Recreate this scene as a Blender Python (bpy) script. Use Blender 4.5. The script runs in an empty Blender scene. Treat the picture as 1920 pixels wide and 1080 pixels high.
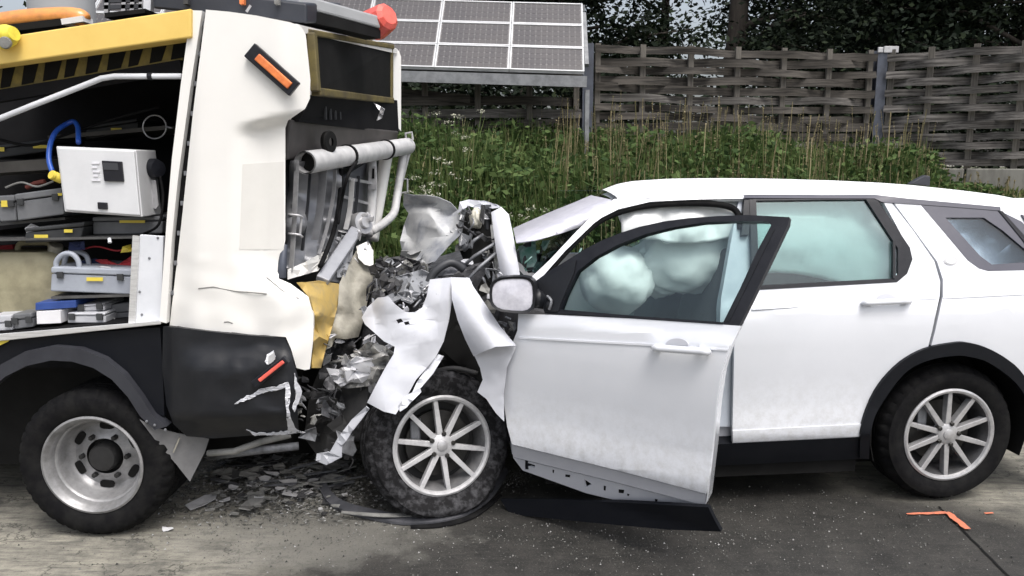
import bpy, bmesh, math, random
import numpy as np
from mathutils import Vector, Matrix, noise
from mathutils.geometry import tessellate_polygon

# ---------------------------------------------------------------- camera, sky, sun, exposure
FOCAL, PITCH, EYE = 1500.0, math.atan(240 / 1500.0), 1.762
scene = bpy.context.scene
cam_data = bpy.data.cameras.new('camera')
camera = bpy.data.objects.new('camera', cam_data)
scene.collection.objects.link(camera)
cam_data.sensor_width = 36.0
cam_data.lens = FOCAL / 1920.0 * 36.0
cam_data.clip_start, cam_data.clip_end = 0.05, 2000
camera.location = (0, 0, EYE)
camera.rotation_euler = (math.radians(90) - PITCH, 0, 0)
scene.camera = camera

SUN_EL, SUN_AZ = math.radians(62), math.radians(152)      # azimuth from +Y towards +X
world = bpy.data.worlds.new('World'); scene.world = world; world.use_nodes = True
wn, wl = world.node_tree.nodes, world.node_tree.links
sky = wn.new('ShaderNodeTexSky'); sky.sky_type = 'NISHITA'; sky.sun_disc = False
sky.sun_elevation = SUN_EL; sky.sun_rotation = SUN_AZ
sky.air_density = 1.0; sky.dust_density = 6.0; sky.ozone_density = 1.0
hsv = wn.new('ShaderNodeHueSaturation'); hsv.inputs['Saturation'].default_value = 0.5   # overcast: grey cloud light
wl.new(sky.outputs[0], hsv.inputs['Color']); wl.new(hsv.outputs[0], wn['Background'].inputs[0])
wn['Background'].inputs[1].default_value = 0.15
sun_data = bpy.data.lights.new('sun', 'SUN'); sun_data.energy = 1.15; sun_data.angle = math.radians(25)
sun_data.color = (1.0, 0.98, 0.95)
sun = bpy.data.objects.new('sun', sun_data); scene.collection.objects.link(sun)
sun_dir = Vector((math.sin(SUN_AZ) * math.cos(SUN_EL), math.cos(SUN_AZ) * math.cos(SUN_EL), math.sin(SUN_EL)))
sun.rotation_euler = sun_dir.to_track_quat('Z', 'Y').to_euler()
vs = scene.view_settings
vs.view_transform = 'Standard'; vs.look = 'None'; vs.gamma = 1; vs.use_curve_mapping = False
vs.exposure = 0.58
scene.render.engine = 'CYCLES'
scene.cycles.use_denoising = True
scene.cycles.max_bounces = 6; scene.cycles.transparent_max_bounces = 16

# ---------------------------------------------------------------- helpers
random.seed(7)
COL = scene.collection
WL = {}                                     # world location of every object's origin
CP, SP = math.cos(PITCH), math.sin(PITCH)
EYEP = Vector((0, 0, EYE))

def ray(px, py):
    a, b = (px - 960) / FOCAL, (540 - py) / FOCAL
    return Vector((a, CP + b * SP, b * CP - SP))

def at(px, py, y):
    d = ray(px, py)
    return EYEP + d * (y / d.y)

def on_ground(px, py, z=0.0):
    d = ray(px, py)
    return EYEP + d * ((z - EYE) / d.z)

def lerp_table(t, x):
    if x <= t[0][0]: return t[0][1]
    for (a, fa), (b, fb) in zip(t, t[1:]):
        if x <= b:
            k = (x - a) / (b - a); return fa + (fb - fa) * k
    return t[-1][1]

def on_curved(px, py, origin, inward, profile, extra=0.0):
    d = ray(px, py); off = 0.0
    for _ in range(12):
        t = ((origin - EYEP).dot(inward) + off + extra) / d.dot(inward)
        p = EYEP + d * t
        off = 0.5 * off + 0.5 * lerp_table(profile, p.z)
    return p

class MB:
    def __init__(self): self.v, self.f = [], []
    def add(self, vs_, fs):
        n = len(self.v); self.v += [Vector(p) for p in vs_]; self.f += [tuple(i + n for i in f) for f in fs]; return self
    def box(self, c, s, rot=None):
        c = Vector(c); q = []
        for x in (-.5, .5):
            for y in (-.5, .5):
                for z in (-.5, .5):
                    p = Vector((x * s[0], y * s[1], z * s[2]))
                    q.append(c + (rot @ p if rot else p))
        return self.add(q, [(0,1,3,2),(4,6,7,5),(0,4,5,1),(2,3,7,6),(0,2,6,4),(1,5,7,3)])
    def hexa(self, front, back):
        return self.add(list(front) + list(back), [(0,1,2,3),(7,6,5,4),(0,4,5,1),(1,5,6,2),(2,6,7,3),(3,7,4,0)])
    def prism(self, pts, ext):
        n = len(pts); ext = Vector(ext)
        tris = tessellate_polygon([[Vector(p) for p in pts]])
        q = [Vector(p) for p in pts] + [Vector(p) + ext for p in pts]
        fs = [tuple(t) for t in tris] + [tuple(i + n for i in reversed(t)) for t in tris]
        fs += [(i, (i + 1) % n, (i + 1) % n + n, i + n) for i in range(n)]
        return self.add(q, fs)
    def tube(self, pts, r, n=10, cap=True):
        pts = [Vector(p) for p in pts]; m = len(pts)
        rs = r if isinstance(r, (list, tuple)) else [r] * m
        ref = Vector((0.3, 0.2, 1)).normalized(); q, fs = [], []
        prev = None
        for i, p in enumerate(pts):
            t = (pts[min(i + 1, m - 1)] - pts[max(i - 1, 0)]).normalized()
            if prev is None:
                a = t.cross(ref)
                if a.length < .05: a = t.cross(Vector((1, 0, 0)))
            else: a = prev - t * prev.dot(t)
            a.normalize(); prev = a; b = t.cross(a)
            for k in range(n):
                w = 2 * math.pi * k / n
                q.append(p + (a * math.cos(w) + b * math.sin(w)) * rs[i])
        for i in range(m - 1):
            for k in range(n):
                fs.append((i*n+k, i*n+(k+1) % n, (i+1)*n+(k+1) % n, (i+1)*n+k))
        if cap: fs += [tuple(range(n - 1, -1, -1)), tuple((m - 1) * n + k for k in range(n))]
        return self.add(q, fs)
    def bar(self, a, b, w, h, up=(0, 0, 1)):
        a, b = Vector(a), Vector(b); t = (b - a).normalized(); up = Vector(up)
        s = t.cross(up)
        if s.length < .02: s = t.cross(Vector((0, 1, 0)))
        s.normalize(); u = s.cross(t).normalized()
        o = [s * (-w / 2) + u * (-h / 2), s * (w / 2) + u * (-h / 2), s * (w / 2) + u * (h / 2), s * (-w / 2) + u * (h / 2)]
        return self.hexa([a + x for x in o], [b + x for x in o])
    def lathe(self, prof, c, axis, n=48, rfun=None, close=False):
        c, axis = Vector(c), Vector(axis).normalized()
        e1 = Vector((0, 0, 1)) - axis * axis.z; e1.normalize(); e2 = axis.cross(e1)
        m = len(prof); q, fs = [], []
        for k in range(n):
            w = 2 * math.pi * k / n; d = e1 * math.cos(w) + e2 * math.sin(w)
            for j, (r, a) in enumerate(prof):
                rr = r + (rfun(j, k) if rfun else 0)
                q.append(c + d * rr + axis * a)
        for k in range(n):
            k2 = (k + 1) % n
            for j in range(m - 1 if not close else m):
                j2 = (j + 1) % m
                fs.append((k*m+j, k2*m+j, k2*m+j2, k*m+j2))
        return self.add(q, fs)
    def build(self, name, material, parent=None, smooth=None, solid=0, bevel=0, subsurf=0, origin=None):
        me = bpy.data.meshes.new(name)
        lo = Vector([min(p[i] for p in self.v) for i in range(3)]); hi = Vector([max(p[i] for p in self.v) for i in range(3)])
        o_ = Vector(origin) if origin is not None else Vector(((lo.x + hi.x) / 2, (lo.y + hi.y) / 2, lo.z))
        me.from_pydata([p - o_ for p in self.v], [], self.f)
        bm = bmesh.new(); bm.from_mesh(me)
        if not getattr(self, 'sheet', False):
            bmesh.ops.recalc_face_normals(bm, faces=bm.faces[:])
        if solid:                                   # give the sheet its thickness
            if not getattr(self, 'sheet', False) : pass
            bm.normal_update(); bm.verts.index_update(); fs0 = bm.faces[:]; vs0 = bm.verts[:]
            bnd = [(l.vert, l.link_loop_next.vert) for e in bm.edges if len(e.link_faces) == 1 for l in e.link_loops]
            back = [bm.verts.new(v.co - v.normal * solid) for v in vs0]
            for f in fs0: bm.faces.new([back[v.index] for v in reversed(f.verts)])
            for a_, b_ in bnd:
                try: bm.faces.new([b_, a_, back[a_.index], back[b_.index]])
                except ValueError: pass
            bm.normal_update()
        bm.to_mesh(me); bm.free()
        o = bpy.data.objects.new(name, me); COL.objects.link(o)
        me.materials.append(M[material] if isinstance(material, str) else material)
        if smooth is not None:
            me.shade_smooth()
            if smooth < 179:
                me.set_sharp_from_angle(angle=math.radians(smooth))
        o.location = o_; WL[o.name] = o_
        if parent: attach(o, parent)
        if bevel:
            md = o.modifiers.new('bevel', 'BEVEL'); md.width = bevel; md.segments = 2; md.limit_method = 'ANGLE'; md.angle_limit = math.radians(40)
        if subsurf:
            md = o.modifiers.new('subsurf', 'SUBSURF'); md.levels = subsurf; md.render_levels = subsurf
        return o

def attach(o, parent):
    o.parent = parent
    o.matrix_parent_inverse = Matrix.Translation(WL[parent.name]).inverted()

def tag(o, label=None, cat=None, group=None, kind=None):
    if label: o['label'] = label
    if cat: o['category'] = cat
    if group: o['group'] = group
    if kind: o['kind'] = kind
    return o

def thing(name, loc, label, cat, group=None):
    o = bpy.data.objects.new(name, None); COL.objects.link(o)
    o.empty_display_size = .1; o.location = loc; WL[o.name] = Vector(loc)
    return tag(o, label, cat, group)

def subpart_empty(name, loc, parent):
    o = bpy.data.objects.new(name, None); COL.objects.link(o)
    o.location = loc; WL[o.name] = Vector(loc); attach(o, parent); return o

def sheet(outline, fn, cell=24, holes=(), cuts=0, seed=1):
    """polygon outline in picture units, cut into a fine grid, each vertex carried into the scene by fn(px, py)"""
    loops = [[Vector((p[0], p[1], 0)) for p in outline]] + [[Vector((p[0], p[1], 0)) for p in h] for h in holes]
    tris = tessellate_polygon(loops)
    flat = [p for l in loops for p in l]
    bm = bmesh.new(); vsx = [bm.verts.new(p) for p in flat]
    for t in tris:
        try: bm.faces.new([vsx[i] for i in t])
        except ValueError: pass
    lo = [min(p[i] for p in flat) for i in (0, 1)]; hi = [max(p[i] for p in flat) for i in (0, 1)]
    rc_ = random.Random(seed)
    for _ in range(cuts):
        w = rc_.uniform(0, math.pi); n = Vector((math.cos(w), math.sin(w), 0))
        bmesh.ops.bisect_plane(bm, geom=bm.verts[:] + bm.edges[:] + bm.faces[:], plane_co=Vector((rc_.uniform(lo[0], hi[0]), rc_.uniform(lo[1], hi[1]), 0)), plane_no=n, dist=1e-4)
    for ax in (0, 1) if not cuts else ():
        n = Vector((1, 0, 0)) if ax == 0 else Vector((0, 1, 0))
        k = math.floor(lo[ax] / cell) + 1
        while k * cell < hi[ax]:
            bmesh.ops.bisect_plane(bm, geom=bm.verts[:] + bm.edges[:] + bm.faces[:], plane_co=n * (k * cell), plane_no=n, dist=1e-4)
            k += 1
    bmesh.ops.remove_doubles(bm, verts=bm.verts[:], dist=1e-3 if not cuts else .8)
    if cuts: bmesh.ops.triangulate(bm, faces=bm.faces[:])
    mb = MB(); mb.sheet = True
    bm.verts.index_update()
    mb.v = [fn(v.co.x, v.co.y) for v in bm.verts]
    s = Vector((0, 0, 0)); 
    for f in bm.faces:
        ix = [v.index for v in f.verts]; mb.f.append(tuple(ix))
        s += (mb.v[ix[1]] - mb.v[ix[0]]).cross(mb.v[ix[2]] - mb.v[ix[0]])
    bm.free()
    c = sum(mb.v, Vector()) / len(mb.v)
    if s.dot(EYEP - c) < 0: mb.f = [tuple(reversed(f)) for f in mb.f]
    return mb

def depth_field(ctrl, amp=0.0, freq=30.0, seed=0.0):
    """depth interpolated between (px, py, depth) control points, with sharp-ridged crumples of amplitude amp"""
    def fn(px, py):
        sw = sy = 0.0
        for cx, cy, cd in ctrl:
            w = 1.0 / (((px - cx) ** 2 + (py - cy) ** 2) + 4.0) ** 1.25
            sw += w; sy += w * cd
        y = sy / sw
        if amp:
            v = Vector((px / freq, py / freq, seed))
            y += amp * (0.5 - 1.5 * abs(noise.noise(v)) + .35 * noise.noise(v * 2.3 + Vector((5, 3, 1))))
        return at(px, py, y)
    return fn

def smooth_field(ctrl, amp=0.0, freq=30.0, seed=0.0):
    """gently curved sheet: second-order surface through the control depths, with a few long soft creases"""
    c = np.array(ctrl, dtype=float); mx, my = c[:, 0].mean(), c[:, 1].mean(); sx = max(c[:, 0].std(), 1); sy_ = max(c[:, 1].std(), 1)
    q = lambda x, y: np.stack([np.ones_like(x), x, y, x * y, x * x, y * y], -1)
    k = np.linalg.lstsq(q((c[:, 0] - mx) / sx, (c[:, 1] - my) / sy_), c[:, 2], rcond=None)[0]
    def fn(px, py):
        y = float(q(np.float64((px - mx) / sx), np.float64((py - my) / sy_)) @ k)
        v = Vector((px / freq, py / freq, seed))
        y += amp * (.4 - 1.6 * abs(noise.noise(v)) + .25 * noise.noise(v * 2.1 + Vector((5, 3, 1))))
        return at(px, py, y)
    return fn

def crumple(name, ctrl, material, parent, amp=.03, freq=30., seed=0., cell=9, solid=.003, inner=(), smooth=28, holes=(), facets=True):
    w = max(c[0] for c in ctrl) - min(c[0] for c in ctrl); h = max(c[1] for c in ctrl) - min(c[1] for c in ctrl)
    mb = sheet([(c[0], c[1]) for c in ctrl], (depth_field if facets is True else smooth_field)(list(ctrl) + list(inner), amp, freq, seed), cell, holes, cuts=max(5, int((w + h) / (2.0 * cell))) if facets else 0, seed=int(seed * 10) + 3)
    return mb.build(name, material, parent, smooth=smooth, solid=solid)

def curve_pts(pts, k=6):
    """Catmull-Rom through the points"""
    pts = [Vector(p) for p in pts]; out = []
    for i in range(len(pts) - 1):
        p0, p1, p2, p3 = pts[max(i-1, 0)], pts[i], pts[i+1], pts[min(i+2, len(pts)-1)]
        for j in range(k):
            t = j / k
            out.append(.5 * ((2*p1) + (p2-p0)*t + (2*p0-5*p1+4*p2-p3)*t*t + (3*p1-p0-3*p2+p3)*t*t*t))
    out.append(pts[-1]); return out

# ---------------------------------------------------------------- materials
M = {}
def node_mat(name):
    m = bpy.data.materials.new(name); m.use_nodes = True; M[name] = m
    nt = m.node_tree; return m, nt, nt.nodes, nt.links, nt.nodes['Principled BSDF']

def ramp(nd, stops):
    r = nd.new('ShaderNodeValToRGB'); e = r.color_ramp.elements
    while len(e) < len(stops): e.new(.5)
    for el, (p, c) in zip(e, stops):
        el.position = p; el.color = (c[0], c[1], c[2], 1) if not isinstance(c, (int, float)) else (c, c, c, 1)
    return r

def mat(name, c1, c2=None, scale=6., rough=.5, metal=0., bump=0., bscale=60., coat=0., lo=.4, hi=.65, stretch=(1, 1, 1), spec=.5, rvar=0.):
    m, nt, nd, lk, b = node_mat(name)
    b.inputs['Roughness'].default_value = rough; b.inputs['Metallic'].default_value = metal
    b.inputs['Coat Weight'].default_value = coat; b.inputs['Coat Roughness'].default_value = .06
    b.inputs['Specular IOR Level'].default_value = spec
    tc = nd.new('ShaderNodeTexCoord'); mp = nd.new('ShaderNodeMapping'); mp.inputs['Scale'].default_value = stretch
    lk.new(tc.outputs['Object'], mp.inputs[0])
    if c2 is None: c2 = tuple(x * .88 for x in c1)
    n1 = nd.new('ShaderNodeTexNoise'); n1.inputs['Scale'].default_value = scale; n1.inputs['Detail'].default_value = 6
    n1.inputs['Roughness'].default_value = .65
    lk.new(mp.outputs[0], n1.inputs[0])
    r = ramp(nd, [(lo, c1), (hi, c2)]); lk.new(n1.outputs[0], r.inputs[0]); lk.new(r.outputs[0], b.inputs['Base Color'])
    if rvar:
        rr = ramp(nd, [(.3, max(rough - rvar, 0)), (.7, min(rough + rvar, 1))]); lk.new(n1.outputs[0], rr.inputs[0]); lk.new(rr.outputs[0], b.inputs['Roughness'])
    if bump:
        n2 = nd.new('ShaderNodeTexNoise'); n2.inputs['Scale'].default_value = bscale; n2.inputs['Detail'].default_value = 4
        lk.new(mp.outputs[0], n2.inputs[0])
        bp = nd.new('ShaderNodeBump'); bp.inputs['Strength'].default_value = bump; bp.inputs['Distance'].default_value = .01
        lk.new(n2.outputs[0], bp.inputs['Height']); lk.new(bp.outputs[0], b.inputs['Normal'])
    return m

mat('car_white', (.70, .72, .765), (.67, .69, .735), 2.5, .27, coat=.9)
def add_road_dirt(name, z0, z1, amount):
    nt = M[name].node_tree; nd, lk = nt.nodes, nt.links; b = nd['Principled BSDF']; src = b.inputs['Base Color'].links[0].from_socket
    g = nd.new('ShaderNodeNewGeometry'); sp = nd.new('ShaderNodeSeparateXYZ'); lk.new(g.outputs['Position'], sp.inputs[0])
    mr = nd.new('ShaderNodeMapRange'); lk.new(sp.outputs[2], mr.inputs[0]); mr.inputs[1].default_value = z1; mr.inputs[2].default_value = z0; mr.inputs[3].default_value = 0; mr.inputs[4].default_value = amount
    n = nd.new('ShaderNodeTexNoise'); n.inputs['Scale'].default_value = 22; n.inputs['Detail'].default_value = 8; n.inputs['Roughness'].default_value = .75; lk.new(g.outputs['Position'], n.inputs[0])
    r = ramp(nd, [(.42, 0.0), (.68, 1.0)]); lk.new(n.outputs[0], r.inputs[0])
    m = nd.new('ShaderNodeMath'); m.operation = 'MULTIPLY'; lk.new(mr.outputs[0], m.inputs[0]); lk.new(r.outputs[0], m.inputs[1])
    mx = nd.new('ShaderNodeMix'); mx.data_type = 'RGBA'; lk.new(m.outputs[0], mx.inputs[0]); lk.new(src, mx.inputs[6]); mx.inputs[7].default_value = (.30, .29, .26, 1); lk.new(mx.outputs[2], b.inputs['Base Color'])
add_road_dirt('car_white', .30, .75, .55)
mat('roof_white_lit', (.82, .83, .85), (.79, .80, .82), 2.5, .6, spec=.2)  # car paint lightened and dulled: bright skylight on the roof put into the colour
mat('rim_barrel', (.085, .085, .09), (.05, .05, .052), 12, .45, metal=.5)
mat('rim_barrel_dusty', (.22, .22, .225), (.12, .12, .125), 12, .6, metal=.3)
def chipped(name, paint, paint2, chip, scale=7, thr=.60):
    mat(name, paint, paint2, scale, .36, coat=.35, lo=.5, hi=.78, bump=.05, bscale=25)
    nt = M[name].node_tree; nd, lk = nt.nodes, nt.links; b = nd['Principled BSDF']; src = b.inputs['Base Color'].links[0].from_socket
    tc = nd.new('ShaderNodeTexCoord'); n = nd.new('ShaderNodeTexNoise'); n.inputs['Scale'].default_value = 16; n.inputs['Detail'].default_value = 9; n.inputs['Roughness'].default_value = .75
    lk.new(tc.outputs['Object'], n.inputs[0]); r = ramp(nd, [(thr, 0.0), (thr + .012, 1.0)]); lk.new(n.outputs[0], r.inputs[0])
    mx = nd.new('ShaderNodeMix'); mx.data_type = 'RGBA'; lk.new(r.outputs[0], mx.inputs[0]); lk.new(src, mx.inputs[6]); mx.inputs[7].default_value = (*chip, 1); lk.new(mx.outputs[2], b.inputs['Base Color'])
chipped('wreck_white', (.60, .615, .665), (.52, .535, .59), (.20, .20, .21), thr=.68)
chipped('torn_white', (.62, .63, .67), (.40, .41, .45), (.07, .07, .075), thr=.585)
chipped('torn_grey', (.26, .27, .29), (.16, .165, .18), (.04, .04, .042), thr=.56)
mat('hood_underside', (.56, .56, .53), (.30, .31, .34), 7, .6, bump=.2, bscale=18)
mat('truck_white', (.80, .79, .765), (.765, .755, .73), 2, .38, coat=.4)
mat('truck_patch', (.70, .69, .66), (.66, .65, .62), 3, .45)
mat('cream_sheet', (.34, .325, .275), (.20, .19, .16), 9, .6, bump=.2)
mat('grey_sheet', (.26, .265, .28), (.17, .175, .19), 4, .38, metal=.4, rvar=.1)
mat('dark_sheet', (.045, .048, .055), (.025, .026, .03), 5, .5)
mat('black_plastic', (.009, .010, .014), (.016, .017, .022), 14, .45, bump=.1, bscale=160, spec=.3)
mat('bumper_black', (.009, .010, .013), (.016, .017, .020), 8, .42, bump=.08, bscale=30, lo=.45, hi=.75, spec=.35)
mat('cladding_black', (.005, .006, .009), (.008, .009, .012), 5, .5, spec=.2)
mat('arch_grey', (.036, .038, .046), (.026, .027, .034), 6, .5, spec=.35)
mat('rubber', (.006, .006, .007), (.013, .013, .013), 16, .85, bump=.15, bscale=70, spec=.12)
mat('dusty_rubber', (.010, .010, .011), (.085, .085, .092), 26, .8, lo=.45, hi=.75, bump=.2, bscale=70, spec=.15)
mat('alloy', (.52, .52, .53), (.38, .38, .39), 20, .38, metal=.5, rvar=.1)
mat('dusty_alloy', (.58, .58, .59), (.42, .42, .43), 14, .5, metal=.3, rvar=.1)
mat('steel_rim', (.38, .38, .39), (.15, .15, .15), 8, .48, metal=.4, rvar=.15, lo=.35, hi=.7)
mat('brake_metal', (.04, .038, .035), (.02, .02, .02), 14, .5, metal=.4)
mat('hub_dark', (.020, .020, .021), (.010, .010, .010), 12, .6)
mat('galvanised', (.52, .52, .53), (.36, .36, .38), 12, .42, metal=.5, rvar=.12)
mat('pipe_grey', (.60, .60, .60), (.40, .40, .41), 7, .42, lo=.4, hi=.7)
mat('white_metal', (.68, .70, .74), (.60, .62, .66), 6, .45)
mat('aluminium', (.72, .72, .72), (.58, .58, .58), 15, .38, metal=.5, stretch=(1, 8, 8))
mat('cabinet_white', (.66, .67, .69), (.60, .61, .63), 5, .5)
mat('display_black', (.012, .013, .018), (.02, .02, .025), 8, .2)
mat('yellow_paint', (.80, .57, .16), (.74, .51, .13), 3, .48)
mat('yellow_worn', (.54, .38, .12), (.36, .28, .15), 12, .6, lo=.45, hi=.75)
mat('frame_yellow', (.15, .12, .04), (.075, .06, .03), 9, .6)
mat('hazard_black', (.008, .008, .008), (.012, .012, .012), 9, .7, spec=.15)
mat('hazard_yellow', (.26, .20, .045), (.14, .11, .03), 14, .6)
mat('orange_lens', (.80, .24, .06), (.62, .15, .04), 25, .3, coat=.5)
mat('red_lens', (.80, .14, .10), (.66, .09, .07), 14, .35, coat=.4)
mat('yellow_lamp', (.80, .70, .08), (.62, .5, .05), 16, .4)
mat('beacon_amber', (.72, .30, .08), (.52, .22, .07), 22, .3, coat=.4)
mat('jerrycan', (.36, .33, .22), (.22, .20, .13), 5, .55, bump=.1, bscale=12)
mat('case_grey', (.34, .37, .42), (.28, .30, .35), 8, .5)
mat('case_dark', (.045, .047, .05), (.03, .032, .034), 7, .55, spec=.3)
mat('case_light', (.50, .51, .54), (.42, .43, .46), 8, .5)
mat('sticker_yellow', (.72, .58, .08), (.60, .46, .05), 12, .5)
mat('blue_plastic', (.03, .07, .26), (.02, .05, .2), 9, .45)
mat('red_cloth', (.45, .04, .05), (.25, .02, .03), 9, .8)
mat('navy_cloth', (.02, .03, .09), (.015, .02, .06), 9, .8)
mat('white_paper', (.70, .70, .72), (.64, .64, .66), 9, .6)
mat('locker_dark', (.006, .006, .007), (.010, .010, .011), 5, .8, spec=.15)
mat('airbag', (.78, .80, .80), (.72, .74, .74), 4, .85, bump=.15, bscale=14)
mat('seat_fabric', (.07, .07, .075), (.05, .05, .055), 10, .8)
mat('crazed_glass', (.68, .68, .76), (.58, .58, .66), 18, .28, coat=.5, bump=.15, bscale=60)
mat('mirror_face', (.62, .62, .68), (.46, .46, .52), 22, .3, coat=.5)
mat('engine_dark', (.03, .031, .035), (.12, .12, .13), 18, .55, metal=.3, bump=.3, bscale=40)
mat('engine_grey', (.24, .25, .27), (.10, .10, .11), 14, .5, metal=.4, bump=.2)
mat('fence_wood', (.085, .076, .066), (.016, .014, .012), 5, .9, bump=.5, bscale=25, stretch=(.35, 1, 8), lo=.36, hi=.62)
mat('fence_wood_pale', (.17, .16, .15), (.030, .027, .025), 5, .9, bump=.5, bscale=25, stretch=(.35, 1, 8), lo=.34, hi=.62)
mat('batten_wood', (.13, .12, .105), (.06, .054, .047), 7, .9, bump=.3, bscale=25, stretch=(7, 7, .4))
mat('post_steel', (.075, .085, .11), (.05, .055, .07), 6, .5, metal=.3)
mat('concrete', (.24, .235, .21), (.13, .125, .11), 3.5, .9, bump=.25, bscale=40, stretch=(1, 1, .3))
mat('solar_frame', (.60, .61, .62), (.5, .51, .52), 8, .4, metal=.4)
mat('solar_backing', (.20, .19, .19), (.16, .155, .155), 6, .35)
mat('solar_cell', (.062, .058, .060), (.085, .078, .076), 3, .3, coat=.4)
mat('bark', (.05, .042, .034), (.025, .02, .017), 6, .9, bump=.6, bscale=20, stretch=(4, 4, .6))
mat('flower_white', (.42, .42, .33), (.3, .3, .22), 20, .8)
mat('spray_paint', (.66, .19, .10), (.40, .16, .11), 45, .85, lo=.42, hi=.66)
mat('trim_strip', (.05, .052, .06), (.09, .09, .10), 10, .5)
mat('shard_grey', (.24, .24, .23), (.12, .12, .115), 12, .7)
mat('shard_dark', (.035, .035, .038), (.06, .06, .06), 12, .6)
mat('shard_light', (.48, .48, .49), (.36, .36, .37), 12, .55)
mat('blue_hose', (.02, .09, .42), (.02, .06, .32), 9, .4)
mat('concrete_slabs_edge', (.1, .1, .09), None, 9, .9)

def glass_mat(name, tint, gloss=.06, refl=1.45):
    m, nt, nd, lk, b = node_mat(name); nd.remove(b)
    tr = nd.new('ShaderNodeBsdfTransparent'); tr.inputs[0].default_value = (*tint, 1)
    gl = nd.new('ShaderNodeBsdfGlossy'); gl.inputs['Roughness'].default_value = gloss; gl.inputs[0].default_value = (.9, .95, 1, 1)
    fr = nd.new('ShaderNodeFresnel'); fr.inputs[0].default_value = refl
    mx = nd.new('ShaderNodeMixShader'); lk.new(fr.outputs[0], mx.inputs[0]); lk.new(tr.outputs[0], mx.inputs[1]); lk.new(gl.outputs[0], mx.inputs[2])
    lk.new(mx.outputs[0], nd['Material Output'].inputs[0]); return m
glass_mat('tinted_glass', (.80, .90, .885), refl=1.55)
glass_mat('screen_glass', (.55, .84, .76))
glass_mat('privacy_glass', (.93, .97, .98), refl=1.6)

def island_mat(name, stops, rough=.8, transl=.25):
    m, nt, nd, lk, b = node_mat(name)
    g = nd.new('ShaderNodeNewGeometry'); r = ramp(nd, stops); lk.new(g.outputs['Random Per Island'], r.inputs[0])
    lk.new(r.outputs[0], b.inputs['Base Color']); b.inputs['Roughness'].default_value = rough
    b.inputs['Specular IOR Level'].default_value = .25
    if transl:
        t = nd.new('ShaderNodeBsdfTranslucent'); lk.new(r.outputs[0], t.inputs[0])
        mx = nd.new('ShaderNodeMixShader'); mx.inputs[0].default_value = transl
        lk.new(b.outputs[0], mx.inputs[1]); lk.new(t.outputs[0], mx.inputs[2]); lk.new(mx.outputs[0], nd['Material Output'].inputs[0])
    return m
island_mat('grass', [(0, (.026, .050, .013)), (.40, (.066, .108, .028)), (.78, (.115, .152, .048)), (.94, (.19, .20, .085)), (1, (.34, .29, .17))])
island_mat('weed_leaves', [(0, (.022, .046, .014)), (.5, (.060, .105, .030)), (1, (.115, .165, .055))])
island_mat('dry_stalks', [(0, (.11, .11, .05)), (.5, (.20, .17, .09)), (1, (.33, .28, .17))])
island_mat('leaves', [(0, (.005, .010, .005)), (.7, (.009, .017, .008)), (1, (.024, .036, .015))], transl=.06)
island_mat('chips', [(0, (.03, .03, .03)), (.55, (.10, .10, .09)), (.85, (.22, .22, .21)), (1, (.42, .42, .42))], .5, 0)

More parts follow.
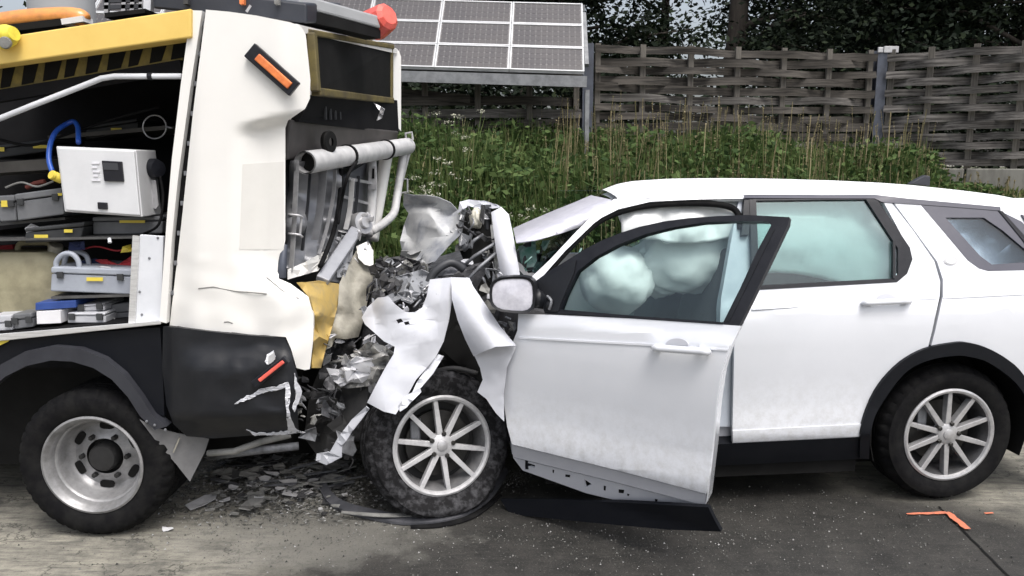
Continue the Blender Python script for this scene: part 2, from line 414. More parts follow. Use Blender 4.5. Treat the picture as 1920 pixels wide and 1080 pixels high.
def road_material():
    m, nt, nd, lk, b = node_mat('road_surface')
    tc = nd.new('ShaderNodeTexCoord')
    def nz(scale, detail=5, rough=.6, stretch=(1, 1, 1), rot=0):
        mp = nd.new('ShaderNodeMapping'); mp.inputs['Scale'].default_value = stretch; mp.inputs['Rotation'].default_value = (0, 0, rot)
        n = nd.new('ShaderNodeTexNoise'); n.inputs['Scale'].default_value = scale; n.inputs['Detail'].default_value = detail; n.inputs['Roughness'].default_value = rough
        lk.new(tc.outputs['Object'], mp.inputs[0]); lk.new(mp.outputs[0], n.inputs[0]); return n
    def mixc(fac, a, b_):
        mx = nd.new('ShaderNodeMix'); mx.data_type = 'RGBA'; lk.new(fac, mx.inputs[0])
        for i, s in ((6, a), (7, b_)):
            if isinstance(s, tuple): mx.inputs[i].default_value = (*s, 1)
            else: lk.new(s, mx.inputs[i])
        return mx.outputs[2]
    big = nz(1.1, 6, .6); med = nz(5, 8, .72); fine = nz(95, 5, .85); grit = nz(300, 2, .6)
    streak = nz(5, 8, .75, (1, 7, 1), .95); crk = nz(1.7, 7, .6)
    base = ramp(nd, [(.32, (.36, .34, .28)), (.52, (.23, .22, .185)), (.70, (.085, .082, .072))]); lk.new(med.outputs[0], base.inputs[0])
    stk = ramp(nd, [(.46, 0.0), (.66, .75)]); lk.new(streak.outputs[0], stk.inputs[0])
    base_o = mixc(stk.outputs[0], base.outputs[0], (.085, .082, .075))
    # spilled oil and coolant: a soaked patch that spreads from under the car towards the camera
    sep = nd.new('ShaderNodeSeparateXYZ'); lk.new(tc.outputs['Object'], sep.inputs[0])
    def math_(op, a, b_=None):
        n = nd.new('ShaderNodeMath'); n.operation = op
        for i, s in ((0, a), (1, b_)):
            if s is None: continue
            if isinstance(s, (int, float)): n.inputs[i].default_value = s
            else: lk.new(s, n.inputs[i])
        return n.outputs[0]
    dx = math_('DIVIDE', math_('SUBTRACT', sep.outputs[0], .75), 1.75)
    dy = math_('DIVIDE', math_('SUBTRACT', sep.outputs[1], 3.35), 1.15)
    d = math_('ADD', math_('MULTIPLY', dx, dx), math_('MULTIPLY', dy, dy))
    d = math_('ADD', d, math_('MULTIPLY', math_('SUBTRACT', big.outputs[0], .5), 2.2))
    wet = ramp(nd, [(.45, 1.0), (1.0, .35), (1.4, 0.0)]); wet.color_ramp.elements[2].position = 1.0; wet.color_ramp.elements[1].position = .75
    dd = math_('MULTIPLY', d, .62); lk.new(dd, wet.inputs[0])
    wetc = ramp(nd, [(.35, (.010, .010, .0095)), (.62, (.038, .036, .033))]); lk.new(med.outputs[0], wetc.inputs[0])
    c = mixc(wet.outputs[0], base_o, wetc.outputs[0])
    st2 = ramp(nd, [(.50, 0.0), (.72, .5)]); lk.new(streak.outputs[0], st2.inputs[0]); c = mixc(st2.outputs[0], c, (.075, .072, .065))
    ck = ramp(nd, [(.493, 0.0), (.5, .85), (.507, 0.0)]); lk.new(crk.outputs[0], ck.inputs[0]); c = mixc(ck.outputs[0], c, (.02, .02, .018))
    # pale plaster-like dust trodden round the crash
    ddx = math_('DIVIDE', math_('SUBTRACT', sep.outputs[0], -.95), .75); ddy = math_('DIVIDE', math_('SUBTRACT', sep.outputs[1], 3.62), .42)
    du = math_('ADD', math_('ADD', math_('MULTIPLY', ddx, ddx), math_('MULTIPLY', ddy, ddy)), math_('MULTIPLY', math_('SUBTRACT', med.outputs[0], .5), 3.0))
    dus = ramp(nd, [(.3, .55), (1.0, 0.0)]); lk.new(du, dus.inputs[0]); c = mixc(dus.outputs[0], c, (.20, .195, .175))
    sp = ramp(nd, [(.55, 0.0), (.68, .8)]); lk.new(fine.outputs[0], sp.inputs[0])
    c = mixc(sp.outputs[0], c, (.17, .165, .15))
    dk = ramp(nd, [(.32, .8), (.46, 0.0)]); lk.new(fine.outputs[0], dk.inputs[0])
    c = mixc(dk.outputs[0], c, (.03, .03, .028))
    lk.new(c, b.inputs['Base Color'])
    rr = ramp(nd, [(0, .85), (1, .62)]); lk.new(wet.outputs[0], rr.inputs[0]); lk.new(rr.outputs[0], b.inputs['Roughness'])
    bp = nd.new('ShaderNodeBump'); bp.inputs['Strength'].default_value = .55; bp.inputs['Distance'].default_value = .006
    h = math_('ADD', fine.outputs[0], math_('MULTIPLY', grit.outputs[0], .5)); lk.new(h, bp.inputs['Height']); lk.new(bp.outputs[0], b.inputs['Normal'])
road_material()
mat('bank_soil', (.05, .06, .025), (.07, .065, .035), 4, .95, bump=.4)
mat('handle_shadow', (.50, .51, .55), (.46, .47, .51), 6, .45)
mat('quarter_frit', (.075, .075, .095), (.06, .06, .08), 4, .2, coat=.6)
mat('pillar_blue_grey', (.46, .50, .56), (.38, .42, .48), 5, .45)
mat('green_glass', (.16, .34, .28), (.40, .52, .50), 16, .25, coat=.6)
mat('hood_crumple', (.48, .49, .50), (.20, .22, .27), 5, .45, coat=.2, lo=.44, hi=.66, bump=.15, bscale=20)
mat('bumper_scrap', (.42, .42, .41), (.13, .13, .14), 12, .55, bump=.2, lo=.45, hi=.65)
mat('cream_plastic', (.60, .58, .50), (.45, .44, .38), 9, .5)
mat('flap_grey', (.20, .20, .205), (.15, .15, .155), 9, .55)
mat('shelf_metal', (.11, .11, .11), (.07, .07, .07), 9, .5, metal=.3)
mat('shelf_dark', (.085, .08, .072), (.06, .055, .05), 9, .6)
mat('cabinet_print', (.74, .74, .78), (.7, .7, .74), 9, .5)
mat('case_mid', (.15, .155, .165), (.11, .115, .125), 8, .5)
mat('rusty_red', (.14, .03, .02), (.09, .02, .015), 9, .7)
mat('mast_grey', (.36, .37, .38), (.32, .33, .34), 4, .45)
mat('dark_navy', (.022, .026, .036), (.03, .033, .042), 8, .5)
mat('dark_warm', (.075, .068, .066), (.05, .046, .045), 6, .5)
mat('slate_plate', (.10, .105, .12), (.075, .08, .09), 7, .5)
mat('strut_grey', (.34, .35, .38), (.28, .29, .32), 9, .45)
mat('rack_steel', (.26, .27, .28), (.17, .175, .185), 9, .45, metal=.4)

# ================================================================ the setting
def smooth01(t): t = max(0, min(1, t)); return t * t * (3 - 2 * t)
def bank_z(x, y):
    z = 1.38 * smooth01((y - 6.0) / 4.6)
    return z + .05 * noise.noise(Vector((x * .7, y * .7, 3))) * min(1, max(0, (y - 6) / 1))

mb = MB(); mb.add([(-300, -60, 0), (300, -60, 0), (300, 600, 0), (-300, 600, 0)], [(0, 1, 2, 3)])
tag(mb.build('road', 'road_surface', smooth=None, origin=(0, 0, 0)), kind='structure')

mb = MB(); nx, ny = 70, 40
xs = [-22 + 50 * i / nx for i in range(nx + 1)]
ys = [5.7 + 6 * j / 28 for j in range(29)] + [12 + 6 * j for j in range(1, 10)]
mb.v = [Vector((x, y, bank_z(x, y) - .02)) for y in ys for x in xs]
mb.f = [(j*(nx+1)+i, j*(nx+1)+i+1, (j+1)*(nx+1)+i+1, (j+1)*(nx+1)+i) for j in range(len(ys)-1) for i in range(nx)]
tag(mb.build('grass_bank', 'bank_soil', smooth=180, origin=(0, 0, 0)), kind='structure')

# expansion joint in the carriageway, seen running away in the bottom right corner
def ribbon(pts, w, z):
    mb = MB(); pts = [Vector((p.x, p.y, z)) for p in pts]; q = []
    for i, p in enumerate(pts):
        t = (pts[min(i+1, len(pts)-1)] - pts[max(i-1, 0)]).normalized(); s = Vector((-t.y, t.x, 0))
        ww = w[i] if isinstance(w, (list, tuple)) else w
        q += [p + s * ww / 2, p - s * ww / 2]
    mb.add(q, [(2*i, 2*i+1, 2*i+3, 2*i+2) for i in range(len(pts)-1)]); return mb
j0, j1 = on_ground(1775, 965), on_ground(1890, 1080)
jd = (j1 - j0)
tag(ribbon([j0 + jd * (-.15 + .1 * k) + Vector((random.uniform(-.003, .003), 0, 0)) for k in range(40)], .012, .004).build('road_joint', 'hazard_black'), kind='structure')

# orange spray marks the police left beside the rear wheel
pm = thing('spray_paint_mark', on_ground(1760, 968), 'orange sprayed angle mark on the road below the rear car wheel', 'paint mark')
a, b_, c = on_ground(1700, 966), on_ground(1775, 964), on_ground(1815, 996)
ribbon([a.lerp(b_, k / 8) + Vector((0, random.uniform(-.004, .004), 0)) for k in range(9)], [.012, .018, .022, .02, .026, .022, .026, .03, .028], .008).build('long_stroke', 'spray_paint', pm)
ribbon([b_.lerp(c, k / 6) + Vector((random.uniform(-.004, .004), 0, 0)) for k in range(7)], [.028, .034, .036, .036, .034, .036, .03], .012).build('short_stroke', 'spray_paint', pm)
tag(ribbon([on_ground(1846, 965), on_ground(1862, 964)], .014, .008).build('spray_paint_dash', 'spray_paint'), 'tiny orange sprayed dash on the road near the right edge', 'paint mark')

# ---------------------------------------------------------------- woven wooden noise fence
FA, FB = Vector((.973, 10.69, 0)), Vector((5.07, 11.37, 0))
FL = FA - (FB - FA); FC = FB + Vector((2.72, -1.81, 0))
ZB, ZT = 1.66, 3.22
def fence_bay(p, q, seed, label, zb=ZB, zt=ZT, wood='fence_wood'):
    rnd = random.Random(seed); d = (q - p); L = d.length; d.normalize(); nrm = Vector((d.y, -d.x, 0))
    if nrm.y > 0: nrm = -nrm
    t = thing('woven_fence', (p.x, p.y, zb), label, 'fence', 'bays of the woven wooden fence')
    ns = 13; pitch = (zt - zb) / ns; nb = 6
    for j in range(nb + 1):
        c = p + d * (L * j / nb)
        if j in (0, nb): c = p + d * (L * j / nb + (.05 if j == 0 else -.05))
        MB().box((c.x, c.y, (zb + zt) / 2 + .005), (.075, .035, zt - zb + .05), Matrix.Rotation(math.atan2(d.y, d.x), 3, 'Z')).build('batten', 'batten_wood', t)
    N = 36
    for i in range(ns):
        z0 = zb + pitch * (i + .5); q_, fs = [], []
        tilt = rnd.uniform(-.05, .05); sag = rnd.uniform(-.02, .012); th = .012; hh = pitch * rnd.uniform(.34, .46)
        broken = rnd.random() < .16; smax = rnd.uniform(.4, .88) if broken else 1.0
        for k in range(N + 1):
            s = smax * k / N; ph = s * nb * math.pi
            w = .075 * math.cos(ph + (math.pi if i % 2 else 0))
            z = z0 + tilt * (s - .5) + sag * math.sin(math.pi * s) + .008 * math.sin(ph * .5 + i) + (rnd.uniform(-.005, .005)) - (.10 * (k / N) ** 4 if broken else 0)
            lean = .012 * math.sin(ph + i * 1.7)
            c = p + d * (L * s)
            for dz, dn in ((-hh, 0), (hh, 0), (hh, th), (-hh, th)):
                o = nrm * (w + dn + lean * (1 if dz > 0 else -1))
                q_.append(Vector((c.x + o.x, c.y + o.y, z + dz)))
        for k in range(N):
            a0, b0 = 4 * k, 4 * k + 4
            for e in range(4): fs.append((a0 + e, a0 + (e + 1) % 4, b0 + (e + 1) % 4, b0 + e))
        fs += [(0, 1, 2, 3), (4*N+3, 4*N+2, 4*N+1, 4*N)]
        MB().add(q_, fs).build('slat', wood if rnd.random() < .6 else 'fence_wood_pale', t, smooth=30)
    return t
fence_bay(FL + (FA - FL) * .01, FA - (FA - FL).normalized() * .09, 3, 'dark woven fence bay below the solar panels', zb=1.5)
fence_bay(FA + (FB - FA).normalized() * .09, FB - (FB - FA).normalized() * .10, 5, 'middle woven wooden fence bay between the two steel posts')
fence_bay(FB + (FC - FB).normalized() * .10, FC, 8, 'woven fence bay angling towards the viewer at the right edge', wood='fence_wood_pale')

def h_post(p, z0, z1, label, cap=False, ang=.1):
    t = thing('steel_post', (p.x, p.y, z0), label, 'post', 'steel fence posts')
    R = Matrix.Rotation(ang, 3, 'Z'); c = Vector((p.x, p.y, (z0 + z1) / 2))
    mb = MB(); mb.box(c, (.012, .13, z1 - z0), R); mb.box(c + R @ Vector((-.0, -.071, 0)), (.14, .012, z1 - z0), R); mb.box(c + R @ Vector((0, .071, 0)), (.14, .012, z1 - z0), R)
    mb.build('profile', 'post_steel', t)
    if cap:
        MB().box(c + R @ Vector((.10, -.08, (z1 - z0) / 2 + .0)), (.20, .03, .085), R).build('cap_plate', 'galvanised', t, bevel=.004)
        MB().box(c + R @ Vector((-.045, -.08, (z1 - z0) / 2 - .005)), (.07, .03, .07), R).build('cap_plate', 'galvanised', t, bevel=.004)
    return t
h_post(FB, .9, 3.25, 'dark steel fence post with pale cap plate where the fence bends', True, .0)
h_post(FA, .9, 3.24, 'steel fence post beside the end of the solar array', False, .1)

d = (FC - FB).normalized(); n_ = Vector((-d.y, d.x, 0))
cw = thing('concrete_wall', (6.4, 10.4, .6), 'weathered concrete base wall under the right fence bay', 'wall')
for k in range(3):                                             # cast base panels
    a = FB + d * (.12 + k * 1.04); b_ = FB + d * (1.13 + k * 1.04)
    MB().hexa([Vector((a.x, a.y, .5)) - n_ * .1, Vector((b_.x, b_.y, .5)) - n_ * .1, Vector((b_.x, b_.y, ZB - .01)) - n_ * .1, Vector((a.x, a.y, ZB - .01)) - n_ * .1],
              [Vector((a.x, a.y, .5)) + n_ * .08, Vector((b_.x, b_.y, .5)) + n_ * .08, Vector((b_.x, b_.y, ZB - .01)) + n_ * .08, Vector((a.x, a.y, ZB - .01)) + n_ * .08]).build('panel', 'concrete', cw, bevel=.012)

# ---------------------------------------------------------------- solar array
AD = Vector((1, -.05, -.034)).normalized(); AS = Vector((.05 * .7, .70, .714)).normalized(); AN = AD.cross(AS).normalized()
A0 = at(1096, 136, 9.85)                                        # bottom right corner of the array
MW, MH = .905, .445
arr = thing('solar_array', A0 + Vector((0, 0, -1.2)), 'tilted array of dark solar panels on a steel rack along the bank', 'solar array')
rows_txt = ['bottom', 'middle', 'top']
for col in range(8):
    for row in range(3):
        o = A0 - AD * (MW * (col + 1)) + AS * (MH * row)
        P = lambda u, v, w=0: o + AD * u + AS * v + AN * w
        bw = .022
        bk = MB(); bk.hexa([P(.012, .012, -.02), P(MW-.012, .012, -.02), P(MW-.012, MH-.012, -.02), P(.012, MH-.012, -.02)], [P(.012, .012, .0), P(MW-.012, .012, .0), P(MW-.012, MH-.012, .0), P(.012, MH-.012, .0)]); t = bk.build('solar_module', 'solar_backing', arr)
        fr = MB()
        for (u0, u1, v0, v1) in ((.003, MW-.003, .003, bw), (.003, MW-.003, MH-bw, MH-.003), (.003, bw, bw, MH-bw), (MW-bw, MW-.003, bw, MH-bw)):
            fr.hexa([P(u0, v0, -.03), P(u1, v0, -.03), P(u1, v1, -.03), P(u0, v1, -.03)], [P(u0, v0, .016), P(u1, v0, .016), P(u1, v1, .016), P(u0, v1, .016)])
        fr.build('frame', 'solar_frame', t)
        nc, nr = 12, 4; cwid, chei = (MW - 2*bw - .02) / nc, (MH - 2*bw - .016) / nr
        cells = MB()
        for i in range(nc):
            for j in range(nr):
                u0, v0 = bw + .01 + i * cwid, bw + .008 + j * chei; u1, v1 = u0 + cwid - .004, v0 + chei - .004; c = .013
                ring = [(u0+c, v0), (u1-c, v0), (u1, v0+c), (u1, v1-c), (u1-c, v1), (u0+c, v1), (u0, v1-c), (u0, v0+c)]
                cells.add([P(*q, .003) for q in ring], [tuple(range(8))])
        cells.sheet = True
        tag(cells.build('cell_grid', 'solar_cell', t), kind='stuff')
st = arr
be = A0 - AD * (MW * 8)
dn = Vector((0, 0, -.085))
MB().bar(A0 + AD * .03 + dn - AN * .03, be + dn - AN * .03, .06, .13).build('beam', 'rack_steel', st)
MB().bar(A0 + AD * .03 + AS * MH * 3 - AN * .06, be + AS * MH * 3 - AN * .06, .05, .08).build('upper_beam', 'rack_steel', st)
for k, dist in enumerate((-.02, 2.5, 5.0)):
    p = A0 - AD * dist + Vector((.02, .06, 0))
    MB().box((p.x, p.y, 1.72), (.05, .09, 1.75)).build('post', 'rack_steel', st)
    MB().box((p.x - .05, p.y - .02, 1.55), (.13, .11, .34)).build('post_foot', 'rack_steel', st, bevel=.006)
    MB().bar(p + Vector((0, .1, .1)), A0 - AD * dist + AS * MH * 2.8 - AN * .08, .05, .05).build('brace', 'rack_steel', st)

# ---------------------------------------------------------------- trees behind the fence
def quads(name, V, material, parent=None, origin=(0, 0, 0), npoly=4):
    V = np.asarray(V, dtype=np.float32); n = V.shape[0]
    me = bpy.data.meshes.new(name)
    me.vertices.add(n * npoly); me.loops.add(n * npoly); me.polygons.add(n)
    me.vertices.foreach_set('co', (V - np.asarray(origin, dtype=np.float32)).reshape(-1))
    me.loops.foreach_set('vertex_index', np.arange(n * npoly, dtype=np.int32))
    me.polygons.foreach_set('loop_start', np.arange(0, n * npoly, npoly, dtype=np.int32))
    me.polygons.foreach_set('loop_total', np.full(n, npoly, dtype=np.int32))
    me.update(calc_edges=True); me.materials.append(M[material])
    o = bpy.data.objects.new(name, me); COL.objects.link(o); o.location = origin; WL[o.name] = Vector(origin)
    if parent: attach(o, parent)
    return o

rng = np.random.default_rng(11)
def leaf_quads(centres, size, rng, droop=.3):
    n = len(centres)
    a = rng.normal(size=(n, 3)); a[:, 2] *= .6; a /= np.linalg.norm(a, axis=1)[:, None]
    b = rng.normal(size=(n, 3)); b -= a * (a * b).sum(1)[:, None]; b /= np.linalg.norm(b, axis=1)[:, None]
    s = size * rng.uniform(.6, 1.35, (n, 1))
    return np.stack([centres - a * s, centres + b * s * .5 + a * s * .05, centres + a * s, centres - b * s * .5 + a * s * .05], 1)

def tree(x, y, h, spread, trunk_r, seed, label, n_leaf=7000, low=.18, leaf=.055, name='broadleaf_tree', side=0):
    rg = np.random.default_rng(seed); rd = random.Random(seed); z0 = 1.3
    t = thing(name, (x, y, z0), label, 'tree', 'trees behind the fence')
    mb = MB(); lean = rd.uniform(-.25, .25)
    tp = [(x + lean * k * k, y + .1 * math.sin(k * 3), z0 + h * .8 * k) for k in (0, .15, .35, .6, .85, 1)]
    mb.tube(tp, [trunk_r * q for q in (1.25, 1, .85, .6, .35, .12)], 9)
    mb.build('trunk', 'bark', t, smooth=180)
    C = []
    limbs = MB()
    for k in range(26):
        f = rd.uniform(low, .95); base = Vector(tp[0]).lerp(Vector(tp[-1]), f); w = rd.uniform(0, 6.28) if not side else (rd.uniform(-1.5, 1.5) + (0 if side > 0 else math.pi))
        L = spread * (1.0 - .55 * abs(f - .45)) * rd.uniform(.55, 1.1)
        end = base + Vector((math.cos(w) * L, math.sin(w) * L, rd.uniform(-.1, .5) * L))
        mid = base.lerp(end, .5) + Vector((0, 0, .12 * L))
        limbs.tube([base, mid, end], [trunk_r * .35, trunk_r * .2, .012], 5)
        for s in (.35, .6, .8, 1.0):
            C.append((base.lerp(end, s) + Vector((0, 0, .1 * L * math.sin(s * 3))), .32 * L * (.6 + .5 * s)))
    limbs.build('limb_work', 'bark', t, smooth=180)
    pts = []
    per = int(n_leaf * 1.7) // len(C)
    for c, r in C:
        sub = rg.normal(size=(5, 3)) * r * .6 + np.array(c)
        k = rg.integers(0, 5, per)
        pts.append(sub[k] + rg.normal(size=(per, 3)) * r * np.array([.34, .34, .24]))
    pts = np.concatenate(pts)
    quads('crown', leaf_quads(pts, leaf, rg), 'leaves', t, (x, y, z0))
    return t
tree(1.0, 14.6, 7.0, 2.2, .13, 21, 'bushy dark tree behind the right end of the solar panels', 13000)
tree(3.0, 16.6, 8.0, 1.7, .12, 22, 'loose crowned tree with bright sky gaps above the middle fence bay', 2200, side=-1)
tree(3.95, 14.6, 8.5, 1.9, .22, 23, 'tall dark tree whose trunk stands behind the middle of the fence', 8000, low=.2, side=1)
tree(7.0, 15.6, 8.5, 2.6, .16, 24, 'dense dark tree behind the bend of the fence', 17000, low=.10)
tree(8.9, 14.2, 8.5, 3.0, .15, 25, 'dense dark tree behind the right fence bay', 17000, low=.08)
tree(11.5, 16.0, 9.0, 3.4, .16, 26, 'broad dark tree furthest right behind the fence', 14000, low=.08)
tree(-2.2, 16.5, 8.5, 3.2, .15, 27, 'dark tree behind the solar panels left of the orange lamp', 11000, low=.1)
tree(-6.5, 16.5, 8.5, 3.2, .15, 28, 'dark tree behind the solar panels above the truck bed', 9000, low=.1)
tree(8.8, 20.5, 10, 3.2, .18, 29, 'large far tree filling the gap behind the middle fence trees', 14000, low=.05, leaf=.075)
tree(9.8, 20.0, 10, 3.8, .18, 30, 'large far tree filling the gap behind the right fence trees', 14000, low=.05, leaf=.075)
tree(.2, 20.0, 9.5, 3.2, .18, 31, 'large far tree behind the solar array', 9000, low=.05, leaf=.075)

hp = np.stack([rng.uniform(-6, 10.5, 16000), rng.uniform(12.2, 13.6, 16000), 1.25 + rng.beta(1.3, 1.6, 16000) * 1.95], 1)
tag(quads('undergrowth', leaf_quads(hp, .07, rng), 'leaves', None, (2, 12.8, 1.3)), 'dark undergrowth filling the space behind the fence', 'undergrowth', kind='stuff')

# ---------------------------------------------------------------- grass and weeds on the bank
def blades(n, xr, yr, hfun, wid, rng, lean=.3):
    x = rng.uniform(*xr, n); y = rng.uniform(*yr, n)
    z = np.array([bank_z(a, b) for a, b in zip(x, y)])
    h = np.array([hfun(a, b) for a, b in zip(x, y)]) * rng.uniform(.45, 1.2, n)
    w = rng.uniform(0, 2 * np.pi, n); l = h * lean * rng.uniform(.1, 1, n)
    base = np.stack([x, y, z - .02], 1); tip = base + np.stack([np.cos(w) * l, np.sin(w) * l, h], 1)
    midp = base * .45 + tip * .55 - np.stack([np.cos(w) * l, np.sin(w) * l, 0 * l], 1) * .22
    sd = np.stack([np.sin(w + .6), -np.cos(w + .6), 0 * w], 1) * (wid * rng.uniform(.6, 1.4, n))[:, None]
    return base, midp, tip, sd
def in_view_h(a, b):                        # taller weeds towards the left, short at the right end
    k = lerp_table([(-6, 1.3), (-2, 1.3), (.5, 1.12), (2, .95), (5, .88), (9, .8)], a)
    k *= 1 - .9 * smooth01((a - .50 * b) / .5)                 # bare strip before the concrete wall
    return k * (.75 + .35 * noise.noise(Vector((a * .9, b * .9, 0)))) * lerp_table([(6, .35), (7, .7), (8.2, 1.0), (11, .95)], b)
bs, md, tp, sd = blades(60000, (-5.5, 8.5), (6.0, 11.0), in_view_h, .011, rng)
Q = np.concatenate([np.stack([bs - sd, bs + sd, md + sd * .8, md - sd * .8], 1), np.stack([md - sd * .8, md + sd * .8, tp + sd * .1, tp - sd * .1], 1)])
tag(quads('tall_grass', Q, 'grass', None, (1, 8, 0)), 'tall mixed green and straw grass covering the roadside bank', 'grass', kind='stuff')
# leafy weeds
def weed_cloud(n_pl, xr, yr, seed):
    rg = np.random.default_rng(seed); out = []
    for _ in range(n_pl):
        a, b = rg.uniform(*xr), rg.uniform(*yr); h = in_view_h(a, b) * rg.uniform(.6, 1.15)
        k = 26; s = rg.uniform(.1, 1, k)
        p = np.stack([a + rg.normal(size=k) * .07, b + rg.normal(size=k) * .07, bank_z(a, b) + h * s], 1); out.append(p)
    return np.concatenate(out), rg
pts, rg = weed_cloud(5200, (-4.5, 6.0), (6.4, 10.6), 5)
tag(quads('leafy_weeds', leaf_quads(pts, .046, rg), 'weed_leaves', None, (1, 8, 0)), 'leafy green weeds growing among the grass on the bank', 'weeds', kind='stuff')
bs, md, tp, sd = blades(1150, (.4, 6.5), (7.0, 11.0), lambda a, b: in_view_h(a, b) * 1.25 + .12, .0045, rng, .14)
Q = [np.stack([bs - sd, bs + sd, md + sd, md - sd], 1), np.stack([md - sd, md + sd, tp + sd, tp - sd], 1)]
for k in range(7):                                              # seed heads
    c = tp - (tp - md) * (k * .06); Q.append(leaf_quads(c, .013, rng))
tag(quads('dry_grass_stalks', np.concatenate(Q), 'dry_stalks', None, (1, 8, 0)), 'straw coloured dry stalks with seed heads on the bank', 'grass', kind='stuff')
# white umbels: plants one can count
for k, (px, py, yy, label) in enumerate([(858, 215, 8.6, 'white flowering weed by the solar rack, tallest of the bank'),
        (835, 305, 7.4, 'broad creamy flowering weed right of the bent grey tube'), (800, 345, 7.2, 'low creamy flowering weed above the crumpled hood'),
        (985, 395, 7.0, 'pale flowering weed just above the windscreen')]):
    top = at(px, py, yy); rd = random.Random(40 + k)
    t = thing('flowering_weed', (top.x, top.y, bank_z(top.x, top.y)), label, 'plant')
    stem, heads = MB(), []
    for i in range(7):
        e = top + Vector((rd.gauss(0, .12), rd.gauss(0, .1), rd.gauss(-.06, .09)))
        b0 = Vector((top.x + rd.gauss(0, .03), top.y + rd.gauss(0, .03), bank_z(top.x, top.y)))
        stem.tube([b0, b0.lerp(e, .5) + Vector((0, 0, .08)), e], .004, 4)
        heads.append(np.array(e) + np.random.default_rng(i + 50 * k).normal(size=(26, 3)) * np.array([.03, .03, .012]))
    stem.build('stem_bunch', 'weed_leaves', t)
    tag(quads('flower_heads', leaf_quads(np.concatenate(heads), .011, rng), 'flower_white', t, top), kind='stuff')

# ================================================================ the crashed car
CA = math.radians(6)
CU, CWv = Vector((math.cos(CA), math.sin(CA), 0)), Vector((-math.sin(CA), math.cos(CA), 0))
CO = Vector((2.22, 3.895, 0))
CPROF = [(.2, .10), (.30, .055), (.36, .034), (.41, .012), (.46, .014), (.55, .021), (.66, .017), (.78, .007), (.88, .001), (.96, .0), (1.03, .006), (1.055, .009), (1.062, .024), (1.15, .05), (1.36, .135), (1.575, .235), (1.62, .29), (1.7, .5)]
CAR_W = 1.88
def K(u, w, z): return CO + CU * u + CWv * w + Vector((0, 0, z))
def C(px, py, extra=0.0): return on_curved(px, py, CO, CWv, CPROF, extra)
def CF(extra=0.0): return lambda px, py: C(px, py, extra)
def u_of(p): return (p - CO).dot(CU)

car = thing('crashed_car', (1.2, 4.6, 0), 'white off-road car with crushed front and open front door', 'car')

# --- rear door
door_out = [(1373, 831), (1500, 825), (1618, 819), (1627, 775), (1650, 725), (1690, 685), (1738, 660), (1748, 620), (1762, 555), (1763, 528), (1752, 490), (1712, 432), (1672, 381),
            (1657, 379), (1703, 464), (1707, 485), (1698, 511), (1680, 526), (1550, 533), (1420, 540), (1400, 543), (1388, 570), (1377, 640)]
rd_ = sheet(door_out, CF(), 16).build('rear_door', 'car_white', car, smooth=40, solid=.02)
# sharp waist crease and lower bevel on the door are shallow raised strips
sheet([(1410, 577), (1758, 557), (1758, 560), (1410, 581)], CF(-.004), 20).build('waist_crease', 'car_white', rd_, solid=.006, smooth=30)
sheet([(1374, 808), (1619, 795), (1617, 818), (1374, 830)], CF(-.006), 20).build('lower_trim', 'car_white', rd_, solid=.008, smooth=30)
sheet([(1405, 367), (1630, 367), (1645, 374), (1706, 464), (1711, 486), (1701, 513), (1682, 529), (1412, 544)], CF(-.003), 20,
      holes=[[(1418, 376), (1624, 374), (1684, 466), (1684, 514), (1672, 522), (1424, 535)]]).build('window_seal', 'black_plastic', rd_, solid=.02, smooth=40)
sheet([(1417, 375), (1625, 373), (1674, 452), (1675, 523), (1423, 536)], CF(.008), 24).build('window_pane', 'tinted_glass', rd_, smooth=60, solid=.004)
sheet([(1676, 455), (1692, 476), (1694, 490), (1686, 508), (1677, 520)], CF(.006), 24).build('corner_pane', 'privacy_glass', rd_, smooth=60, solid=.004)
MB().bar(C(1675, 452, .0), C(1675, 523, .0), .012, .02, (0, 1, 0)).build('divider', 'black_plastic', rd_)
def handle(mapf, x0, x1, y0, y1, parent, rx, ry, rw):
    pts = [mapf(-.012)(x0, y0)] + [mapf(-.042)(x0 + (x1 - x0) * k, y0 + (y1 - y0) * k) for k in (.06, .2, .4, .6, .8, .94)] + [mapf(-.012)(x1, y1)]
    MB().tube(curve_pts(pts, 3), [.010] * 2 + [.0155] * 18 + [.010] * 2, 10).build('handle', 'car_white', parent, smooth=60)
    for q in ((x0 + 12), (x1 - 14)):
        MB().bar(mapf(-.035)(q, y0), mapf(.01)(q, y0), .02, .02).build('handle_mount', 'car_white', parent)
    pts = [(rx + rw * math.cos(a), ry - rw * .62 * math.sin(a)) for a in [math.pi * k / 12 for k in range(13)]]
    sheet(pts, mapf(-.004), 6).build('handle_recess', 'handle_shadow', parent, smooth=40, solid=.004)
handle(CF, 1618, 1708, 568, 564, rd_, 1662, 562, 19)

# --- rear quarter
quarter = [(1677, 381), (1757, 490), (1768, 524), (1768, 556), (1753, 622), (1744, 657), (1780, 646), (1812, 646), (1850, 655), (1885, 675), (1915, 703), (1950, 760), (1975, 830), (2060, 828), (2072, 640), (2066, 520), (2020, 470),
           (1960, 410), (1900, 392), (1800, 384)]
qwin = [(1727, 384), (1800, 387), (1872, 394), (1915, 415), (1960, 460), (1985, 500), (1940, 506), (1853, 508), (1836, 503), (1815, 488)]
qp = sheet(quarter, CF(), 16, holes=[qwin]).build('quarter_panel', 'car_white', car, smooth=40, solid=.02)
sheet([(1770, 557), (1990, 546), (1990, 549), (1770, 560)], CF(-.004), 20).build('waist_crease', 'car_white', qp, solid=.006, smooth=30)
def ring_poly(p, k):
    cx = sum(a for a, _ in p) / len(p); cy = sum(b for _, b in p) / len(p)
    return [(cx + (a - cx) * k, cy + (b - cy) * k) for a, b in p]
